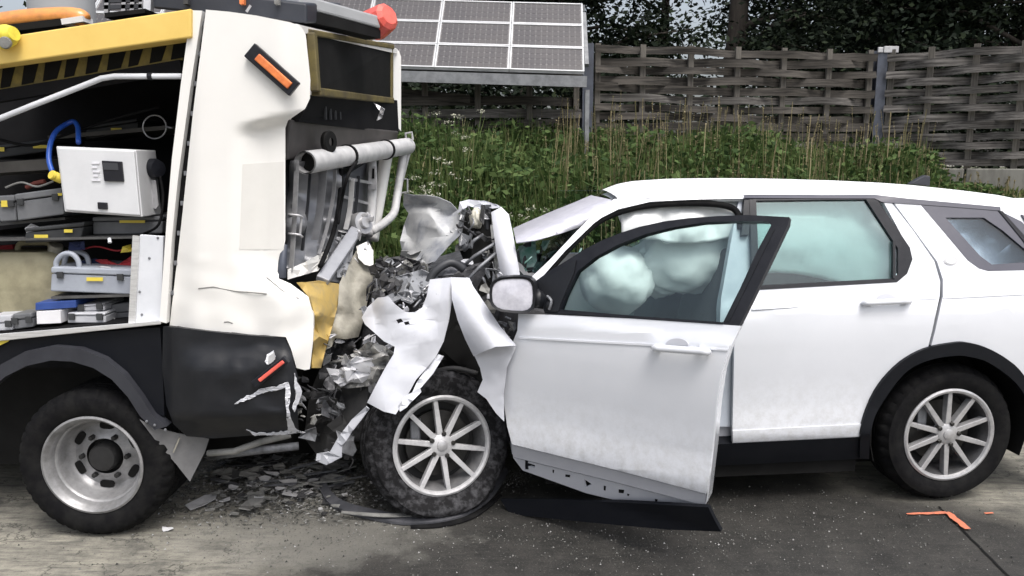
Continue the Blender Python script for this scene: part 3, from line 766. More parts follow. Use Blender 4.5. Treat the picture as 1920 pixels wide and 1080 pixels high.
sheet(qwin, CF(-.002), 20, holes=[[(1773, 408), (1845, 408), (1880, 432), (1925, 470), (1945, 490), (1860, 496), (1838, 480)]]).build('window_border', 'quarter_frit', qp, smooth=50, solid=.005)
sheet([(1768, 404), (1850, 404), (1885, 430), (1930, 470), (1952, 493), (1858, 500), (1832, 482)], CF(.006), 24).build('window_pane', 'privacy_glass', qp, smooth=60, solid=.004)
sheet([(1872, 394), (1880, 396), (1925, 446), (1962, 500), (1955, 502), (1918, 450)], CF(-.007), 24).build('pillar_gap', 'black_plastic', qp, smooth=60, solid=.003)
pts = [(1783 + 13 * math.cos(a), 489 + 8 * math.sin(a)) for a in [2 * math.pi * k / 16 for k in range(16)]]
bd = sheet(pts, CF(-.004), 8).build('badge', 'alloy', qp, smooth=40, solid=.006)
sheet(ring_poly(pts, .72), CF(-.007), 8).build('badge_plate', 'white_metal', bd, solid=.004)
sheet([(1916, 402), (1935, 410), (1970, 470), (1958, 474)], CF(-.012), 12).build('tail_lamp', 'quarter_frit', car, solid=.03, smooth=40)

# --- roof
rail = [(1150, 379), (1200, 372), (1300, 367), (1400, 365), (1500, 365), (1600, 366), (1700, 374), (1800, 382), (1870, 389), (1930, 402), (1990, 440)]
tops = [(1112, 364), (1150, 351), (1200, 343), (1300, 338), (1400, 337), (1500, 338), (1600, 341), (1700, 346), (1800, 357), (1870, 367), (1925, 378), (2000, 402)]
rail_t = sorted((u_of(C(x, y)), C(x, y).z) for x, y in rail)
def plane_w(px, py, w):
    dd = ray(px, py); return EYEP + dd * (((CO - EYEP).dot(CWv) + w) / dd.dot(CWv))
top_t = sorted((u_of(plane_w(x, y, .72)), plane_w(x, y, .72).z) for x, y in tops)
u0, u1 = rail_t[0][0], rail_t[-1][0]
roof = MB(); roof.sheet = True; NS = 34; sec = [0, .02, .06, .13, .24, .40, .62, .80, .94]
cols = None
for i in range(NS + 1):
    u = u0 + (u1 - u0) * i / NS
    zr, zt = lerp_table(rail_t, u), lerp_table(top_t, u)
    w0 = lerp_table(CPROF, zr); row = []
    shape = [(0, 0), (.015, .18), (.05, .42), (.11, .62), (.22, .82), (.36, .93), (.50, 1.0), (.58, 1.01), (.5 * CAR_W - w0, 1.03)]
    fwd = lambda w: -.10 * max(0, (w / .7)) if i == 0 else 0
    for dw, k in shape: row.append(K(u + .15 * (w0 + dw) * max(0, 1 - i / 9.0), w0 + dw, zr + (zt - zr) * k))
    far = []
    for dw, k in reversed(shape[:-1]): far.append(K(u + .15 * (CAR_W - w0 - dw) * max(0, 1 - i / 9.0), CAR_W - w0 - dw, zr + (zt - zr) * k))
    row += far
    cols = len(row); roof.v += row
roof.f = [(i*cols+j, (i+1)*cols+j, (i+1)*cols+j+1, i*cols+j+1) for i in range(NS) for j in range(cols-1)]
roof.build('roof', 'roof_white_lit', car, smooth=50, solid=.0)
inner = MB(); inner.sheet = True
inner.v = [v - Vector((0, 0, .03)) for v in roof.v]; inner.f = roof.f
inner.build('headliner', 'airbag', car, smooth=60)
# thin dark roof gutter above the side windows
sheet([(1395, 366), (1640, 365), (1700, 372), (1800, 381), (1876, 388), (1876, 395), (1800, 389), (1720, 383), (1655, 379), (1640, 372), (1395, 371)], CF(-.006), 20).build('roof_gutter', 'quarter_frit', car, smooth=40, solid=.012)
fin = at(1725, 345, 4.6)
MB().prism([fin + Vector((-.06, 0, .0)), fin + Vector((.06, 0, -.012)), fin + Vector((.058, 0, .045)), fin + Vector((.03, 0, .05)), fin + Vector((-.01, 0, .03))], (.0, .045, 0)).build('antenna_fin', 'arch_grey', car, bevel=.008)
ar = at(1304, 343, 4.45); MB().lathe([(.0, .02), (.008, .018), (.012, .0), (.012, -.02)], ar, (0, 0, 1), 10).build('antenna_base', 'black_plastic', car)

# --- pillar, sill, arches
sheet([(1150, 374), (1160, 380), (1128, 402), (1112, 420), (1060, 470), (1016, 520), (1008, 528), (996, 520), (1030, 488), (1075, 440), (1110, 405)], CF(.0), 14).build('windscreen_pillar', 'car_white', car, smooth=40, solid=.03)
sheet([(1150, 374), (1200, 366), (1300, 362), (1400, 361), (1400, 372), (1300, 374), (1220, 378), (1160, 392), (1128, 408), (1112, 420), (1128, 398)], CF(.004), 14).build('roof_rail', 'car_white', car, smooth=40, solid=.03)
seal = [C(x, y, .03) for x, y in [(1016, 524), (1060, 474), (1112, 424), (1150, 402), (1200, 388), (1260, 382), (1330, 382), (1368, 388), (1384, 402), (1388, 430)]]
MB().tube(curve_pts(seal, 5), .016, 8).build('door_seal', 'rubber', car, smooth=180)
sheet([(1388, 366), (1412, 366), (1404, 540), (1384, 600), (1376, 800), (1340, 800), (1352, 560), (1380, 400)], CF(.035), 20).build('centre_pillar', 'pillar_blue_grey', car, smooth=40, solid=.05)
sheet([(1396, 366), (1411, 366), (1404, 440), (1391, 440)], CF(.0), 20).build('pillar_trim', 'black_plastic', car, smooth=40, solid=.03)
sheet([(1300, 740), (1372, 740), (1372, 770), (1300, 770)], CF(.04), 20).build('striker_plate', 'hazard_black', car, solid=.05)
# sill
sheet([(960, 800), (1372, 770), (1372, 838), (960, 852)], CF(.06), 24).build('inner_sill', 'wreck_white', car, smooth=40, solid=.08)
sheet([(985, 846), (1372, 832), (1618, 820), (1622, 860), (1372, 872), (985, 880)], CF(-.004), 20).build('sill_cladding', 'cladding_black', car, smooth=40, solid=.06)
arch_o = [(1612, 860), (1614, 815), (1624, 772), (1648, 724), (1688, 681), (1736, 654), (1790, 643), (1815, 643), (1850, 652), (1888, 673), (1918, 701), (1953, 760), (1980, 838)]
arch_i = [(1946, 838), (1922, 780), (1895, 736), (1862, 708), (1820, 693), (1785, 690), (1740, 698), (1700, 722), (1668, 764), (1650, 812), (1646, 862)]
sm = lambda L: [(p.x, p.y) for p in curve_pts([(a, b, 0) for a, b in L], 4)]
arch_i = [(a + (b - a) * .52, c + (d - c) * .52) for (a, c), (b, d) in zip([arch_o[min(12, 12 - round(k * 12 / 10))] for k in range(11)], arch_i)]
sheet(sm(arch_o) + sm(arch_i), CF(-.018), 16).build('rear_arch_cladding', 'cladding_black', car, smooth=40, solid=.035)
sheet([(1978, 832), (2060, 826), (2055, 880), (1990, 890)], CF(.0), 20).build('bumper_side', 'cladding_black', car, smooth=40, solid=.04)

# --- wheels
def wheel_parts(root, c, axis, R, rr, width, spin=0., tyre_m='rubber', alloy_m='alloy', squash=0.):
    axis = Vector(axis).normalized(); mid = (R + rr) / 2
    prof = [(rr - .012, -.03), (rr + .004, -.004), (rr + .014, .004), (mid - .012, .013), (mid, .0145), (mid + .012, .013), (mid + .03, .008), (R - .022, -.006), (R - .008, -.022), (R, -.04)]
    gro = [-.075, -.115, -.155]
    for g in gro: prof += [(R, g + .006), (R - .009, g + .004), (R - .009, g - .004), (R, g - .006)]
    prof += [(R, -width + .035), (R - .01, -width + .02), (R - .03, -width), (mid, -width - .015), (rr - .01, -width + .01)]
    n = 144
    def rf(j, k):
        if 7 <= j <= 9 and k % 4 == 0: return -.008
        if j in (14, 17, 18) and k % 4 == 2: return -.006
        return 0
    tb = MB().lathe(prof, c, axis, n, rf)
    if squash:                                     # deflated: the lower wall sags and spreads
        low = min(v.z for v in tb.v)
        for v in tb.v:
            t = max(0, 1 - (v.z - low) / .16)
            if t > 0: v.z = max(v.z, low + squash * t + 0); v += axis * (.045 * math.sin(t * math.pi) if (v - c).dot(axis) > -.1 else -.02 * t)
    tb.build('tyre', tyre_m, root, smooth=35)
    MB().lathe([(rr, -.012), (rr + .002, .0), (rr - .008, .004), (rr - .018, -.001), (rr - .026, -.014), (rr - .036, -.05), (rr - .044, -.11), (rr - .04, -width + .02), (rr - .006, -width + .005)], c, axis, 72).build('rim', alloy_m.replace('dusty_alloy', 'rim_barrel_dusty').replace('alloy', 'rim_barrel') if alloy_m == 'alloy' else 'rim_barrel_dusty', root, smooth=40)
    MB().lathe([(rr + .003, -.01), (rr + .004, .003), (rr - .006, .008), (rr - .017, .004), (rr - .022, -.006), (rr - .016, -.012)], c, axis, 72, close=True).build('rim_lip', alloy_m, root, smooth=40)
    e1 = (Vector((0, 0, 1)) - axis * axis.z).normalized(); e2 = axis.cross(e1)
    for k in range(10):
        w = 2 * math.pi * k / 10 + spin; d = e1 * math.cos(w) + e2 * math.sin(w); s = axis.cross(d)
        P = lambda r, h, a: c + d * r + s * h + axis * a
        MB().add([P(.035, -.015, -.012), P(.035, .015, -.012), P(rr - .02, .0115, -.006), P(rr - .02, -.0115, -.006), P(.035, -.013, -.05), P(.035, .013, -.05), P(rr - .03, .009, -.05), P(rr - .03, -.009, -.05)],
                 [(0,1,2,3),(7,6,5,4),(0,4,5,1),(1,5,6,2),(2,6,7,3),(3,7,4,0)]).build('spoke', alloy_m, root, bevel=.003)
    MB().lathe([(0, -.004), (.045, -.006), (.058, -.014), (.062, -.05), (.03, -.06)], c, axis, 36).build('hub', alloy_m, root, smooth=40)
    MB().lathe([(0, .004), (.020, .003), (.027, .0), (.029, -.01)], c, axis, 24).build('centre_cap', 'alloy', root, smooth=40)
    for k in range(5):
        w = 2 * math.pi * (k + .5) / 5 + spin + .31; d = e1 * math.cos(w) + e2 * math.sin(w)
        MB().lathe([(0, .002), (.008, .002), (.0125, -.003), (.0125, -.03)], c + d * .058, axis, 6).build('wheel_nut', 'brake_metal', root)
    MB().lathe([(.06, -.085), (.165, -.085), (.168, -.09), (.168, -.108), (.06, -.11)], c, axis, 48).build('brake_disc', 'brake_metal', root, smooth=30)
    MB().lathe([(0, -.135), (rr - .04, -.135), (rr - .04, -.15)], c, axis, 40).build('inner_shield', 'hub_dark', root, smooth=30)
    q = c + e1 * math.cos(1.0) * .13 + e2 * math.sin(1.0) * .13 - axis * .09
    MB().box(q, (.05, .06, .13)).build('caliper', 'engine_grey', root, bevel=.008)

rc = at(1778, 832, 3.955); rc.z = .362
rc = rc + CWv * .0
w1 = subpart_empty('wheel', (rc.x, rc.y, 0), car); tag(w1, 'dark clean rear wheel with ten silver spokes')
wheel_parts(w1, rc, -CWv, .362, .243, .235, .03)
fc = at(830, 842, 3.79); fc.z = .364
fa = Vector((math.sin(.38), -math.cos(.38), .13))
w2 = subpart_empty('wheel', (fc.x, fc.y, 0), car); tag(w2, 'dust-covered front wheel pushed askew with a flat tyre')
wheel_parts(w2, fc, fa, .371, .248, .235, .10, 'dusty_rubber', 'dusty_alloy', squash=.035)

# wheel well liner and floor pan
def arc_liner(name, c, r, depth, a0, a1, out):
    mb = MB(); q = []; N = 18
    for k in range(N + 1):
        w = a0 + (a1 - a0) * k / N; d = CU * math.cos(w) + Vector((0, 0, math.sin(w)))
        q += [c + d * r - CWv * out, c + d * r + CWv * depth]
    mb.add(q, [(2*k, 2*k+1, 2*k+3, 2*k+2) for k in range(N)]); mb.sheet = True
    return mb.build(name, 'hazard_black', car, smooth=60, solid=.004)
arc_liner('rear_wheel_liner', rc + Vector((0, 0, .02)), .43, .45, -.35, math.pi + .35, .0)
MB().add([K(-.45, .40, .1), K(.55, .40, .1), K(.55, .40, .95), K(-.45, .40, .95)], [(0, 1, 2, 3)]).build('liner_wall', 'hazard_black', car, solid=.01)
MB().hexa([K(-2.05, .12, .16), K(-.42, .12, .16), K(-.42, .12, .40), K(-2.05, .12, .40)], [K(-2.05, CAR_W - .12, .16), K(-.42, CAR_W - .12, .16), K(-.42, CAR_W - .12, .40), K(-2.05, CAR_W - .12, .40)]).build('floor_pan', 'hazard_black', car)
MB().hexa([K(-.42, .45, .26), K(.8, .45, .26), K(.8, .45, .62), K(-.42, .45, .62)], [K(-.42, CAR_W - .4, .26), K(.8, CAR_W - .4, .26), K(.8, CAR_W - .4, .62), K(-.42, CAR_W - .4, .62)]).build('boot_floor', 'hazard_black', car)
# far side, tail and far wheels
uf, ub = -2.25, .78
def grid_patch(name, f, nu, nv, m, parent=None, solid=.004, smooth=50):
    mb = MB(); mb.sheet = True
    mb.v = [f(i / nu, j / nv) for j in range(nv + 1) for i in range(nu + 1)]
    mb.f = [(j*(nu+1)+i, j*(nu+1)+i+1, (j+1)*(nu+1)+i+1, (j+1)*(nu+1)+i) for j in range(nv) for i in range(nu)]
    return mb.build(name, m, parent or car, smooth=smooth, solid=solid)
grid_patch('far_body_side', lambda a, b: K(uf + (ub - uf) * a, CAR_W - lerp_table(CPROF, .32 + .8 * b), .32 + .8 * b), 12, 8, 'car_white')
grid_patch('far_side_window', lambda a, b: K(-1.75 + 2.3 * a, CAR_W - lerp_table(CPROF, 1.12 + .44 * b), 1.12 + .44 * b), 10, 5, 'privacy_glass')
grid_patch('tailgate', lambda a, b: K(ub + .02 + .06 * math.sin(3.1 * a) - .25 * max(0, b - .55) , .06 + .18 * max(0, b - .5) + (CAR_W - .12 - .36 * max(0, b - .5)) * a, .32 + 1.22 * b), 10, 10, 'car_white')
for un, nm in ((0.0, 'wheel'), (-2.62, 'wheel')):
    cc = K(un, CAR_W - .02, .36)
    w3 = subpart_empty('wheel', (cc.x, cc.y, 0), car); tag(w3, 'far side wheel in the shade under the car')
    MB().lathe([(.24, 0), (.30, .01), (.35, -.02), (.36, -.05), (.36, -.2), (.34, -.23), (.24, -.23)], cc, CWv, 48).build('tyre', 'rubber', w3, smooth=40)
    MB().lathe([(0, -.02), (.235, -.01), (.235, -.22)], cc, CWv, 32).build('rim', 'brake_metal', w3, smooth=40)

# --- interior: seats, dash and the inflated airbags
def cushion(name, c, s, m, parent, rot=None, sub=2):
    return MB().box(c, s, rot).build(name, m, parent, smooth=180, subsurf=sub, bevel=min(s) * .25)
for w, un in ((.5, -1.35), (1.35, -1.35), (.55, -.55), (1.3, -.55)):
    sx = cushion('seat', K(un - .05, w, .62), (.52, .5, .2), 'seat_fabric', car, Matrix.Rotation(CA, 3, 'Z'))
    cushion('backrest', K(un + .25, w, .98), (.20, .5, .68), 'seat_fabric', sx, Matrix.Rotation(CA, 3, 'Z') @ Matrix.Rotation(.2, 3, 'Y'))
    cushion('headrest', K(un + .34, w, 1.40), (.12, .28, .18), 'seat_fabric', sx, Matrix.Rotation(CA, 3, 'Z'))
MB().hexa([K(-2.25, .12, .55), K(-1.98, .12, .55), K(-1.98, .12, 1.02), K(-2.25, .12, 1.10)], [K(-2.25, 1.76, .55), K(-1.98, 1.76, .55), K(-1.98, 1.76, 1.02), K(-2.25, 1.76, 1.10)]).build('dashboard', 'seat_fabric', car, bevel=.04)
# driver airbag: a soft round pillow seen through the open door's window
def pillow(name, c, ax, ay, az, m, parent, seed, lump=.12, sub=1):
    bm = bmesh.new(); bmesh.ops.create_icosphere(bm, subdivisions=4, radius=1)
    mb = MB()
    for v in bm.verts:
        k = 1 + lump * noise.noise(v.co * 2.1 + Vector((seed, 0, 0))) + lump * .5 * noise.noise(v.co * 5 + Vector((seed, 0, 0)))
        mb.v.append(Vector(c) + CU * (v.co.x * ax * k) + CWv * (v.co.y * ay * k) + Vector((0, 0, v.co.z * az * k)))
    mb.f = [tuple(v.index for v in f.verts) for f in bm.faces]; bm.free()
    return mb.build(name, m, parent, smooth=180)
pillow('steering_airbag', plane_w(1155, 524, .42), .19, .20, .18, 'airbag', car, 2.0)
def curtain(name, u0, u1, z0f, z1, w, seed):
    def f(a, b):
        u = u0 + (u1 - u0) * a; zb = z0f(a); z = zb + (z1 - zb) * b
        bulge = .05 * abs(math.sin(a * math.pi * 2.5 + .4)) * math.sin(math.pi * min(1, b * 1.05)) + .03 * noise.noise(Vector((u * 3, z * 4, seed))) + .018 * abs(noise.noise(Vector((u * 9, z * 7, seed + 4)))) + .01 * noise.noise(Vector((u * 26, z * 14, seed)))
        return K(u, lerp_table(CPROF, z) + w - bulge, z)
    return grid_patch(name, f, 50, 16, 'airbag', solid=.03, smooth=180)
pillow('side_airbag', plane_w(1298, 480, .40), .27, .12, .20, 'airbag', car, 6.0, .16)
pillow('side_airbag', plane_w(1235, 500, .46), .17, .11, .16, 'airbag', car, 9.0, .2)
curtain('curtain_airbag', -1.66, -1.02, lambda a: 1.36 + .012 * math.sin(a * 9), 1.56, .10, 1)
curtain('curtain_airbag', -.98, .70, lambda a: 1.10 + (.10 * (1 - a * 2.2) if a < .45 else 0) + .02 * math.sin(a * 12), 1.56, .12, 5)
curtain('far_curtain_airbag', -1.25, .35, lambda a: 1.08, 1.55, 1.35, 9)

# --- windscreen
Wnb, Wnt, Wft, Wfb = at(1004, 514, 3.97), at(1148, 378, 4.17), at(1114, 365, 5.28), at(948, 478, 5.28)
def ws(a, b):
    p = Wnb.lerp(Wnt, b).lerp(Wfb.lerp(Wft, b), a); n = (Wnt - Wnb).cross(Wfb - Wnb).normalized()
    if n.z < 0: n = -n
    return p + n * (.02 * math.sin(math.pi * a)) + n * .01 * math.sin(math.pi * b)
grid_patch('windscreen', ws, 16, 12, 'screen_glass', solid=.005)
crumple('crazed_windscreen_sheet', [(962, 428, 4.5), (1000, 411, 4.5), (1035, 396, 4.5), (1075, 380, 4.5), (1108, 366, 4.52), (1150, 375, 4.13), (1120, 401, 4.06), (1090, 425, 4.02), (1045, 440, 4.0), (1005, 450, 4.0), (968, 455, 4.0)], 'crazed_glass', car, facets=False, cell=10, amp=.004, freq=60, seed=3, solid=.005, smooth=80)
MB().tube(curve_pts([at(1151, 374, 4.15), at(1120, 399, 4.09), at(1091, 424, 4.07), at(1040, 440, 4.08)], 5), .006, 6).build('screen_trim', 'black_plastic', car)
# broken greenery-tinted glass and scraps below the screen
crumple('shattered_glass_flap', [(972, 462, 4.2), (1004, 452, 4.2), (1008, 505, 4.1), (985, 508, 4.1), (976, 490, 4.15)], 'green_glass', car, amp=.04, freq=12, seed=8, solid=.004)
crumple('cowl_trim', [(980, 480, 4.25), (1040, 470, 4.3), (1095, 425, 4.3), (1060, 470, 4.2), (1012, 510, 4.05), (990, 512, 4.1)], 'engine_dark', car, amp=.05, freq=10, seed=4, solid=.01)

# --- open front door, swung towards the camera
DA = math.radians(33)
DO = Vector((-.02, 3.685, 0)); DD = Vector((math.cos(DA), -math.sin(DA), 0)); DN = Vector((math.sin(DA), math.cos(DA), 0))
DPROF = [(.2, .09), (.30, .05), (.36, .032), (.41, .012), (.46, .014), (.55, .021), (.66, .017), (.78, .007), (.88, .001), (.96, .0), (1.01, .004), (1.04, .007), (1.047, .02), (1.15, .045), (1.36, .115), (1.575, .20), (1.7, .26)]
def DF(extra=0.0): return lambda px, py: on_curved(px, py, DO, DN, DPROF, extra)
fd_skin = [(972, 588), (1050, 591), (1180, 597), (1300, 605), (1388, 611), (1368, 648), (1352, 700), (1343, 760), (1336, 840), (1330, 890), (1324, 926), (1150, 880), (960, 833), (951, 800), (944, 750), (944, 700), (950, 665), (962, 640), (970, 620)]
fd = sheet(fd_skin, DF(), 16).build('front_door', 'car_white', car, smooth=40, solid=.03)
tag(fd, 'open front door with its lower cladding torn loose')
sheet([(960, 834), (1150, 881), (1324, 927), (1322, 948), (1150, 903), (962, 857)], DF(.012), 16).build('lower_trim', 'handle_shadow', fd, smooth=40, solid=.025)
sheet([(962, 858), (1150, 904), (1310, 946), (1180, 944), (1100, 925), (980, 882)], DF(.035), 16, holes=[[(990, 868), (1003, 872), (1003, 878), (990, 874)], [(1095, 898), (1110, 908), (1098, 914)]]).build('torn_mounting_rail', 'wreck_white', fd, smooth=40, solid=.01)
for x, y, w, h in ((1036, 881, 3, 5), (1060, 890, 9, 4), (1132, 911, 4, 8), (1160, 918, 10, 6), (1176, 926, 4, 3), (1228, 936, 5, 4)):
    sheet([(x, y), (x + w, y + 1), (x + w - 1, y + h + 1), (x, y + h)], DF(.033), 8).build('clip_hole', 'hazard_black', fd, solid=.003)
cl = sheet([(938, 936), (1050, 937), (1180, 943), (1328, 951), (1340, 976), (1352, 997), (1250, 993), (1150, 984), (1040, 973), (955, 964)], lambda x, y: DF(-.03 + .06 * smooth01((1330 - x) / 390.))(x, y), 16).build('loose_cladding', 'cladding_black', fd, smooth=40, solid=.02)
sheet([(972, 632), (1225, 645), (1365, 655), (1364, 658), (1225, 649), (972, 635)], DF(-.005), 20).build('waist_crease', 'car_white', fd, solid=.007, smooth=30)
frame_o = [(1003, 528), (1030, 508), (1060, 490), (1095, 468), (1130, 450), (1165, 436), (1200, 425), (1245, 415), (1290, 409), (1345, 405), (1400, 403), (1480, 407), (1478, 420), (1440, 500), (1386, 611), (1352, 608), (1200, 598), (1022, 588)]
frame_h = [(1051, 580), (1062, 550), (1083, 508), (1118, 481), (1158, 459), (1210, 439), (1262, 426), (1320, 417), (1380, 414), (1440, 415), (1446, 422), (1420, 470), (1388, 540), (1356, 604), (1200, 593)]
fr = sheet(frame_o, DF(.006), 14, holes=[frame_h]).build('window_frame', 'black_plastic', fd, smooth=40, solid=.035)
sheet(ring_poly(frame_h, 1.02), DF(.028), 20).build('window_pane', 'tinted_glass', fd, smooth=60, solid=.004)
sheet([(1008, 530), (1080, 488), (1076, 512), (1055, 560), (1046, 584), (1020, 584)], DF(-.002), 14).build('mirror_base', 'bumper_black', fd, smooth=40, solid=.02)
sheet([(1446, 428), (1452, 430), (1368, 602), (1360, 602)], DF(.002), 14).build('frame_edge', 'bumper_black', fd, solid=.012)
sheet([(1046, 584), (1200, 593), (1356, 604), (1356, 608), (1200, 597), (1046, 588)], DF(-.004), 14).build('belt_seal', 'black_plastic', fd, solid=.02)
handle(DF, 1224, 1330, 652, 660, fd, 1269, 648, 22)
# door edge and inner card
edge_pts = [(1386, 612), (1368, 648), (1352, 700), (1343, 760), (1336, 840), (1330, 890), (1324, 940)]
mb = MB(); mb.sheet = True
for x, y in edge_pts: p = DF(.005)(x, y); mb.v += [p, p + DN * .10 - DD * .015]
mb.f = [(2*i, 2*i+1, 2*i+3, 2*i+2) for i in range(len(edge_pts) - 1)]; mb.build('door_edge', 'car_white', fd, solid=.006)
sheet([(x + 8 if x < 1100 else x - 10, y) for x, y in fd_skin], DF(.10), 40).build('inner_card', 'seat_fabric', fd, solid=.02)
# mirror
mc = DF(-.10)(962, 551); mw = .105; Mx, Mz = Vector((1, -.1, 0)).normalized(), Vector((0, .05, 1)).normalized(); My = Mz.cross(Mx).normalized()
def mirror_shape(s, t, dep, k=1.0):
    q = []
    for i in range(20):
        w = 2 * math.pi * i / 20; cx, sz = math.cos(w), math.sin(w)
        x = math.copysign(abs(cx) ** .6, cx) * s * k; z = math.copysign(abs(sz) ** .62, sz) * t * k * (1.0 + .12 * cx)
        q.append(mc + Mx * x + Mz * z + My * dep)
    return q
mb = MB(); rings = [mirror_shape(.100, .078, -.03, .93), mirror_shape(.105, .083, -.035), mirror_shape(.108, .086, .0), mirror_shape(.112, .083, .05), mirror_shape(.10, .07, .09), mirror_shape(.06, .045, .115)]
for r in rings: mb.v += r
mb.f = [(i*20+j, i*20+(j+1) % 20, (i+1)*20+(j+1) % 20, (i+1)*20+j) for i in range(5) for j in range(20)] + [tuple(100 + j for j in range(20))]
mr = mb.build('wing_mirror', 'bumper_black', fd, smooth=50)
mb = MB(); mb.v = mirror_shape(.1, .078, -.026, .94) + [mc - My * .036]; mb.f = [(j, (j + 1) % 20, 20) for j in range(20)]; mb.sheet = True
mb.build('mirror_glass', 'mirror_face', mr, solid=.003)
MB().tube(curve_pts([mc + Mx * .09 + My * .03 - Mz * .02, mc + Mx * .15 + My * .07 - Mz * .045, DF(.01)(1035, 575)], 4), [.05, .045, .042, .04, .036, .034, .03, .03, .03], 10).build('mirror_arm', 'bumper_black', mr, smooth=180)
mb = MB().tube(curve_pts([mc + Mx * .155 - Mz * .01 + My * .02, mc + Mx * .175 - Mz * .03, mc + Mx * .165 - Mz * .07], 4), .007, 6); mb.build('hanging_clip', 'engine_grey', mr)

# --- crushed front: torn sheets, each with its own depth
crumple('torn_front_wing', [(806, 524, 3.72), (846, 520, 3.80), (848, 560, 3.78), (842, 600, 3.74), (832, 640, 3.72), (818, 668, 3.72), (800, 690, 3.70), (780, 712, 3.66), (765, 740, 3.64), (742, 777, 3.60), (720, 772, 3.62), (688, 755, 3.66),
        (705, 722, 3.66), (722, 690, 3.66), (738, 664, 3.66), (740, 650, 3.68), (720, 640, 3.72), (700, 622, 3.74), (684, 608, 3.76), (678, 595, 3.78), (690, 575, 3.74), (708, 558, 3.72), (728, 556, 3.74), (742, 572, 3.70), (760, 585, 3.69), (778, 586, 3.7), (792, 576, 3.72), (800, 555, 3.74)],
        'wreck_white', car, facets='crease', cell=8, amp=.045, freq=80, seed=1.3, inner=[(760, 640, 3.60), (780, 620, 3.585), (745, 700, 3.58), (820, 580, 3.66), (700, 590, 3.80), (735, 600, 3.66), (722, 615, 3.74), (815, 545, 3.66), (835, 560, 3.70), (765, 670, 3.565), (720, 745, 3.60)], smooth=36, holes=[[(742, 600), (752, 597), (756, 603), (746, 607)], [(757, 604), (766, 602), (768, 608), (760, 610)]])
crumple('folded_wing_flap', [(846, 520, 3.80), (880, 521, 3.80), (888, 538, 3.78), (910, 570, 3.74), (938, 612, 3.66), (968, 648, 3.60), (930, 650, 3.62), (905, 660, 3.66), (888, 668, 3.68), (872, 636, 3.70), (858, 600, 3.72), (847, 560, 3.76)],
        'wreck_white', car, facets=False, cell=6, amp=.012, freq=90, seed=7.7, inner=[(880, 570, 3.66), (890, 600, 3.60), (905, 625, 3.57), (925, 640, 3.56), (866, 545, 3.70), (900, 655, 3.58)], smooth=70)
crumple('wing_remnant', [(888, 664, 3.70), (930, 650, 3.66), (968, 650, 3.64), (950, 690, 3.66), (944, 740, 3.665), (945, 790, 3.665), (930, 775, 3.68), (912, 748, 3.70), (895, 735, 3.72), (905, 712, 3.72), (900, 690, 3.72)],
        'wreck_white', car, facets=False, cell=6, amp=.014, freq=45, seed=2.2, smooth=70)
crumple('white_hood_fold', [(921, 398, 4.18), (940, 388, 4.20), (954, 402, 4.18), (962, 440, 4.10), (975, 515, 4.0), (960, 521, 4.0), (940, 520, 4.02), (930, 470, 4.08)], 'wreck_white', car, facets=False, cell=6, amp=.008, freq=60, seed=2, inner=[(948, 450, 4.04)], smooth=70, solid=.006)
crumple('hood_fold_edge', [(921, 398, 4.18), (930, 470, 4.08), (940, 520, 4.02), (930, 520, 4.16), (924, 470, 4.22), (917, 402, 4.30)], 'hood_underside', car, amp=.01, freq=40, seed=2, solid=.004)
crumple('hood_top_flap', [(862, 378, 4.45), (880, 374, 4.5), (915, 378, 4.45), (940, 388, 4.22), (922, 390, 4.2), (900, 392, 4.25), (880, 386, 4.35), (868, 392, 4.35), (858, 400, 4.38)], 'wreck_white', car, amp=.02, freq=24, seed=5, solid=.004)
crumple('crumpled_hood', [(757, 362, 4.70), (775, 366, 4.66), (800, 366, 4.62), (822, 370, 4.62), (845, 380, 4.58), (858, 394, 4.52), (860, 404, 4.42), (866, 392, 4.36), (868, 430, 4.32), (862, 440, 4.32), (840, 462, 4.30), (815, 490, 4.26), (785, 500, 4.26), (778, 490, 4.3), (790, 470, 4.4), (770, 478, 4.5), (754, 470, 4.62), (750, 452, 4.66), (758, 420, 4.70), (766, 400, 4.72), (756, 385, 4.72)],
        'hood_crumple', car, facets='crease', amp=.14, freq=50, seed=11.5, inner=[(800, 400, 4.5), (810, 440, 4.46), (830, 420, 4.34), (785, 440, 4.62), (845, 425, 4.25), (780, 385, 4.55)], smooth=38, cell=6)
crumple('hood_scrap', [(752, 470, 4.6), (790, 472, 4.5), (812, 492, 4.3), (800, 500, 4.3), (770, 492, 4.45), (750, 482, 4.6)], 'hood_underside', car, amp=.08, freq=14, seed=3.5)
crumple('bumper_scrap', [(608, 682, 3.95), (640, 672, 3.85), (668, 660, 3.80), (690, 640, 3.75), (720, 648, 3.74), (738, 662, 3.72), (728, 690, 3.72), (712, 712, 3.74), (690, 724, 3.78), (650, 728, 3.84), (625, 722, 3.9), (640, 705, 3.84), (618, 700, 3.92)], 'bumper_scrap', car, amp=.10, freq=22, seed=9.1, cell=6, smooth=22)
crumple('dark_bumper_scrap', [(616, 640, 3.98), (660, 636, 3.92), (668, 650, 3.86), (655, 668, 3.9), (625, 676, 3.96), (608, 668, 4.0)], 'engine_dark', car, amp=.07, freq=14, seed=6.1, cell=6)
crumple('hanging_splash_guard', [(600, 690, 4.1), (650, 724, 3.92), (690, 722, 3.84), (690, 755, 3.82), (660, 800, 3.86), (630, 850, 3.92), (600, 862, 4.0), (570, 820, 4.1), (580, 740, 4.1)], 'shard_dark', car, amp=.05, freq=30, seed=4.4, cell=9)
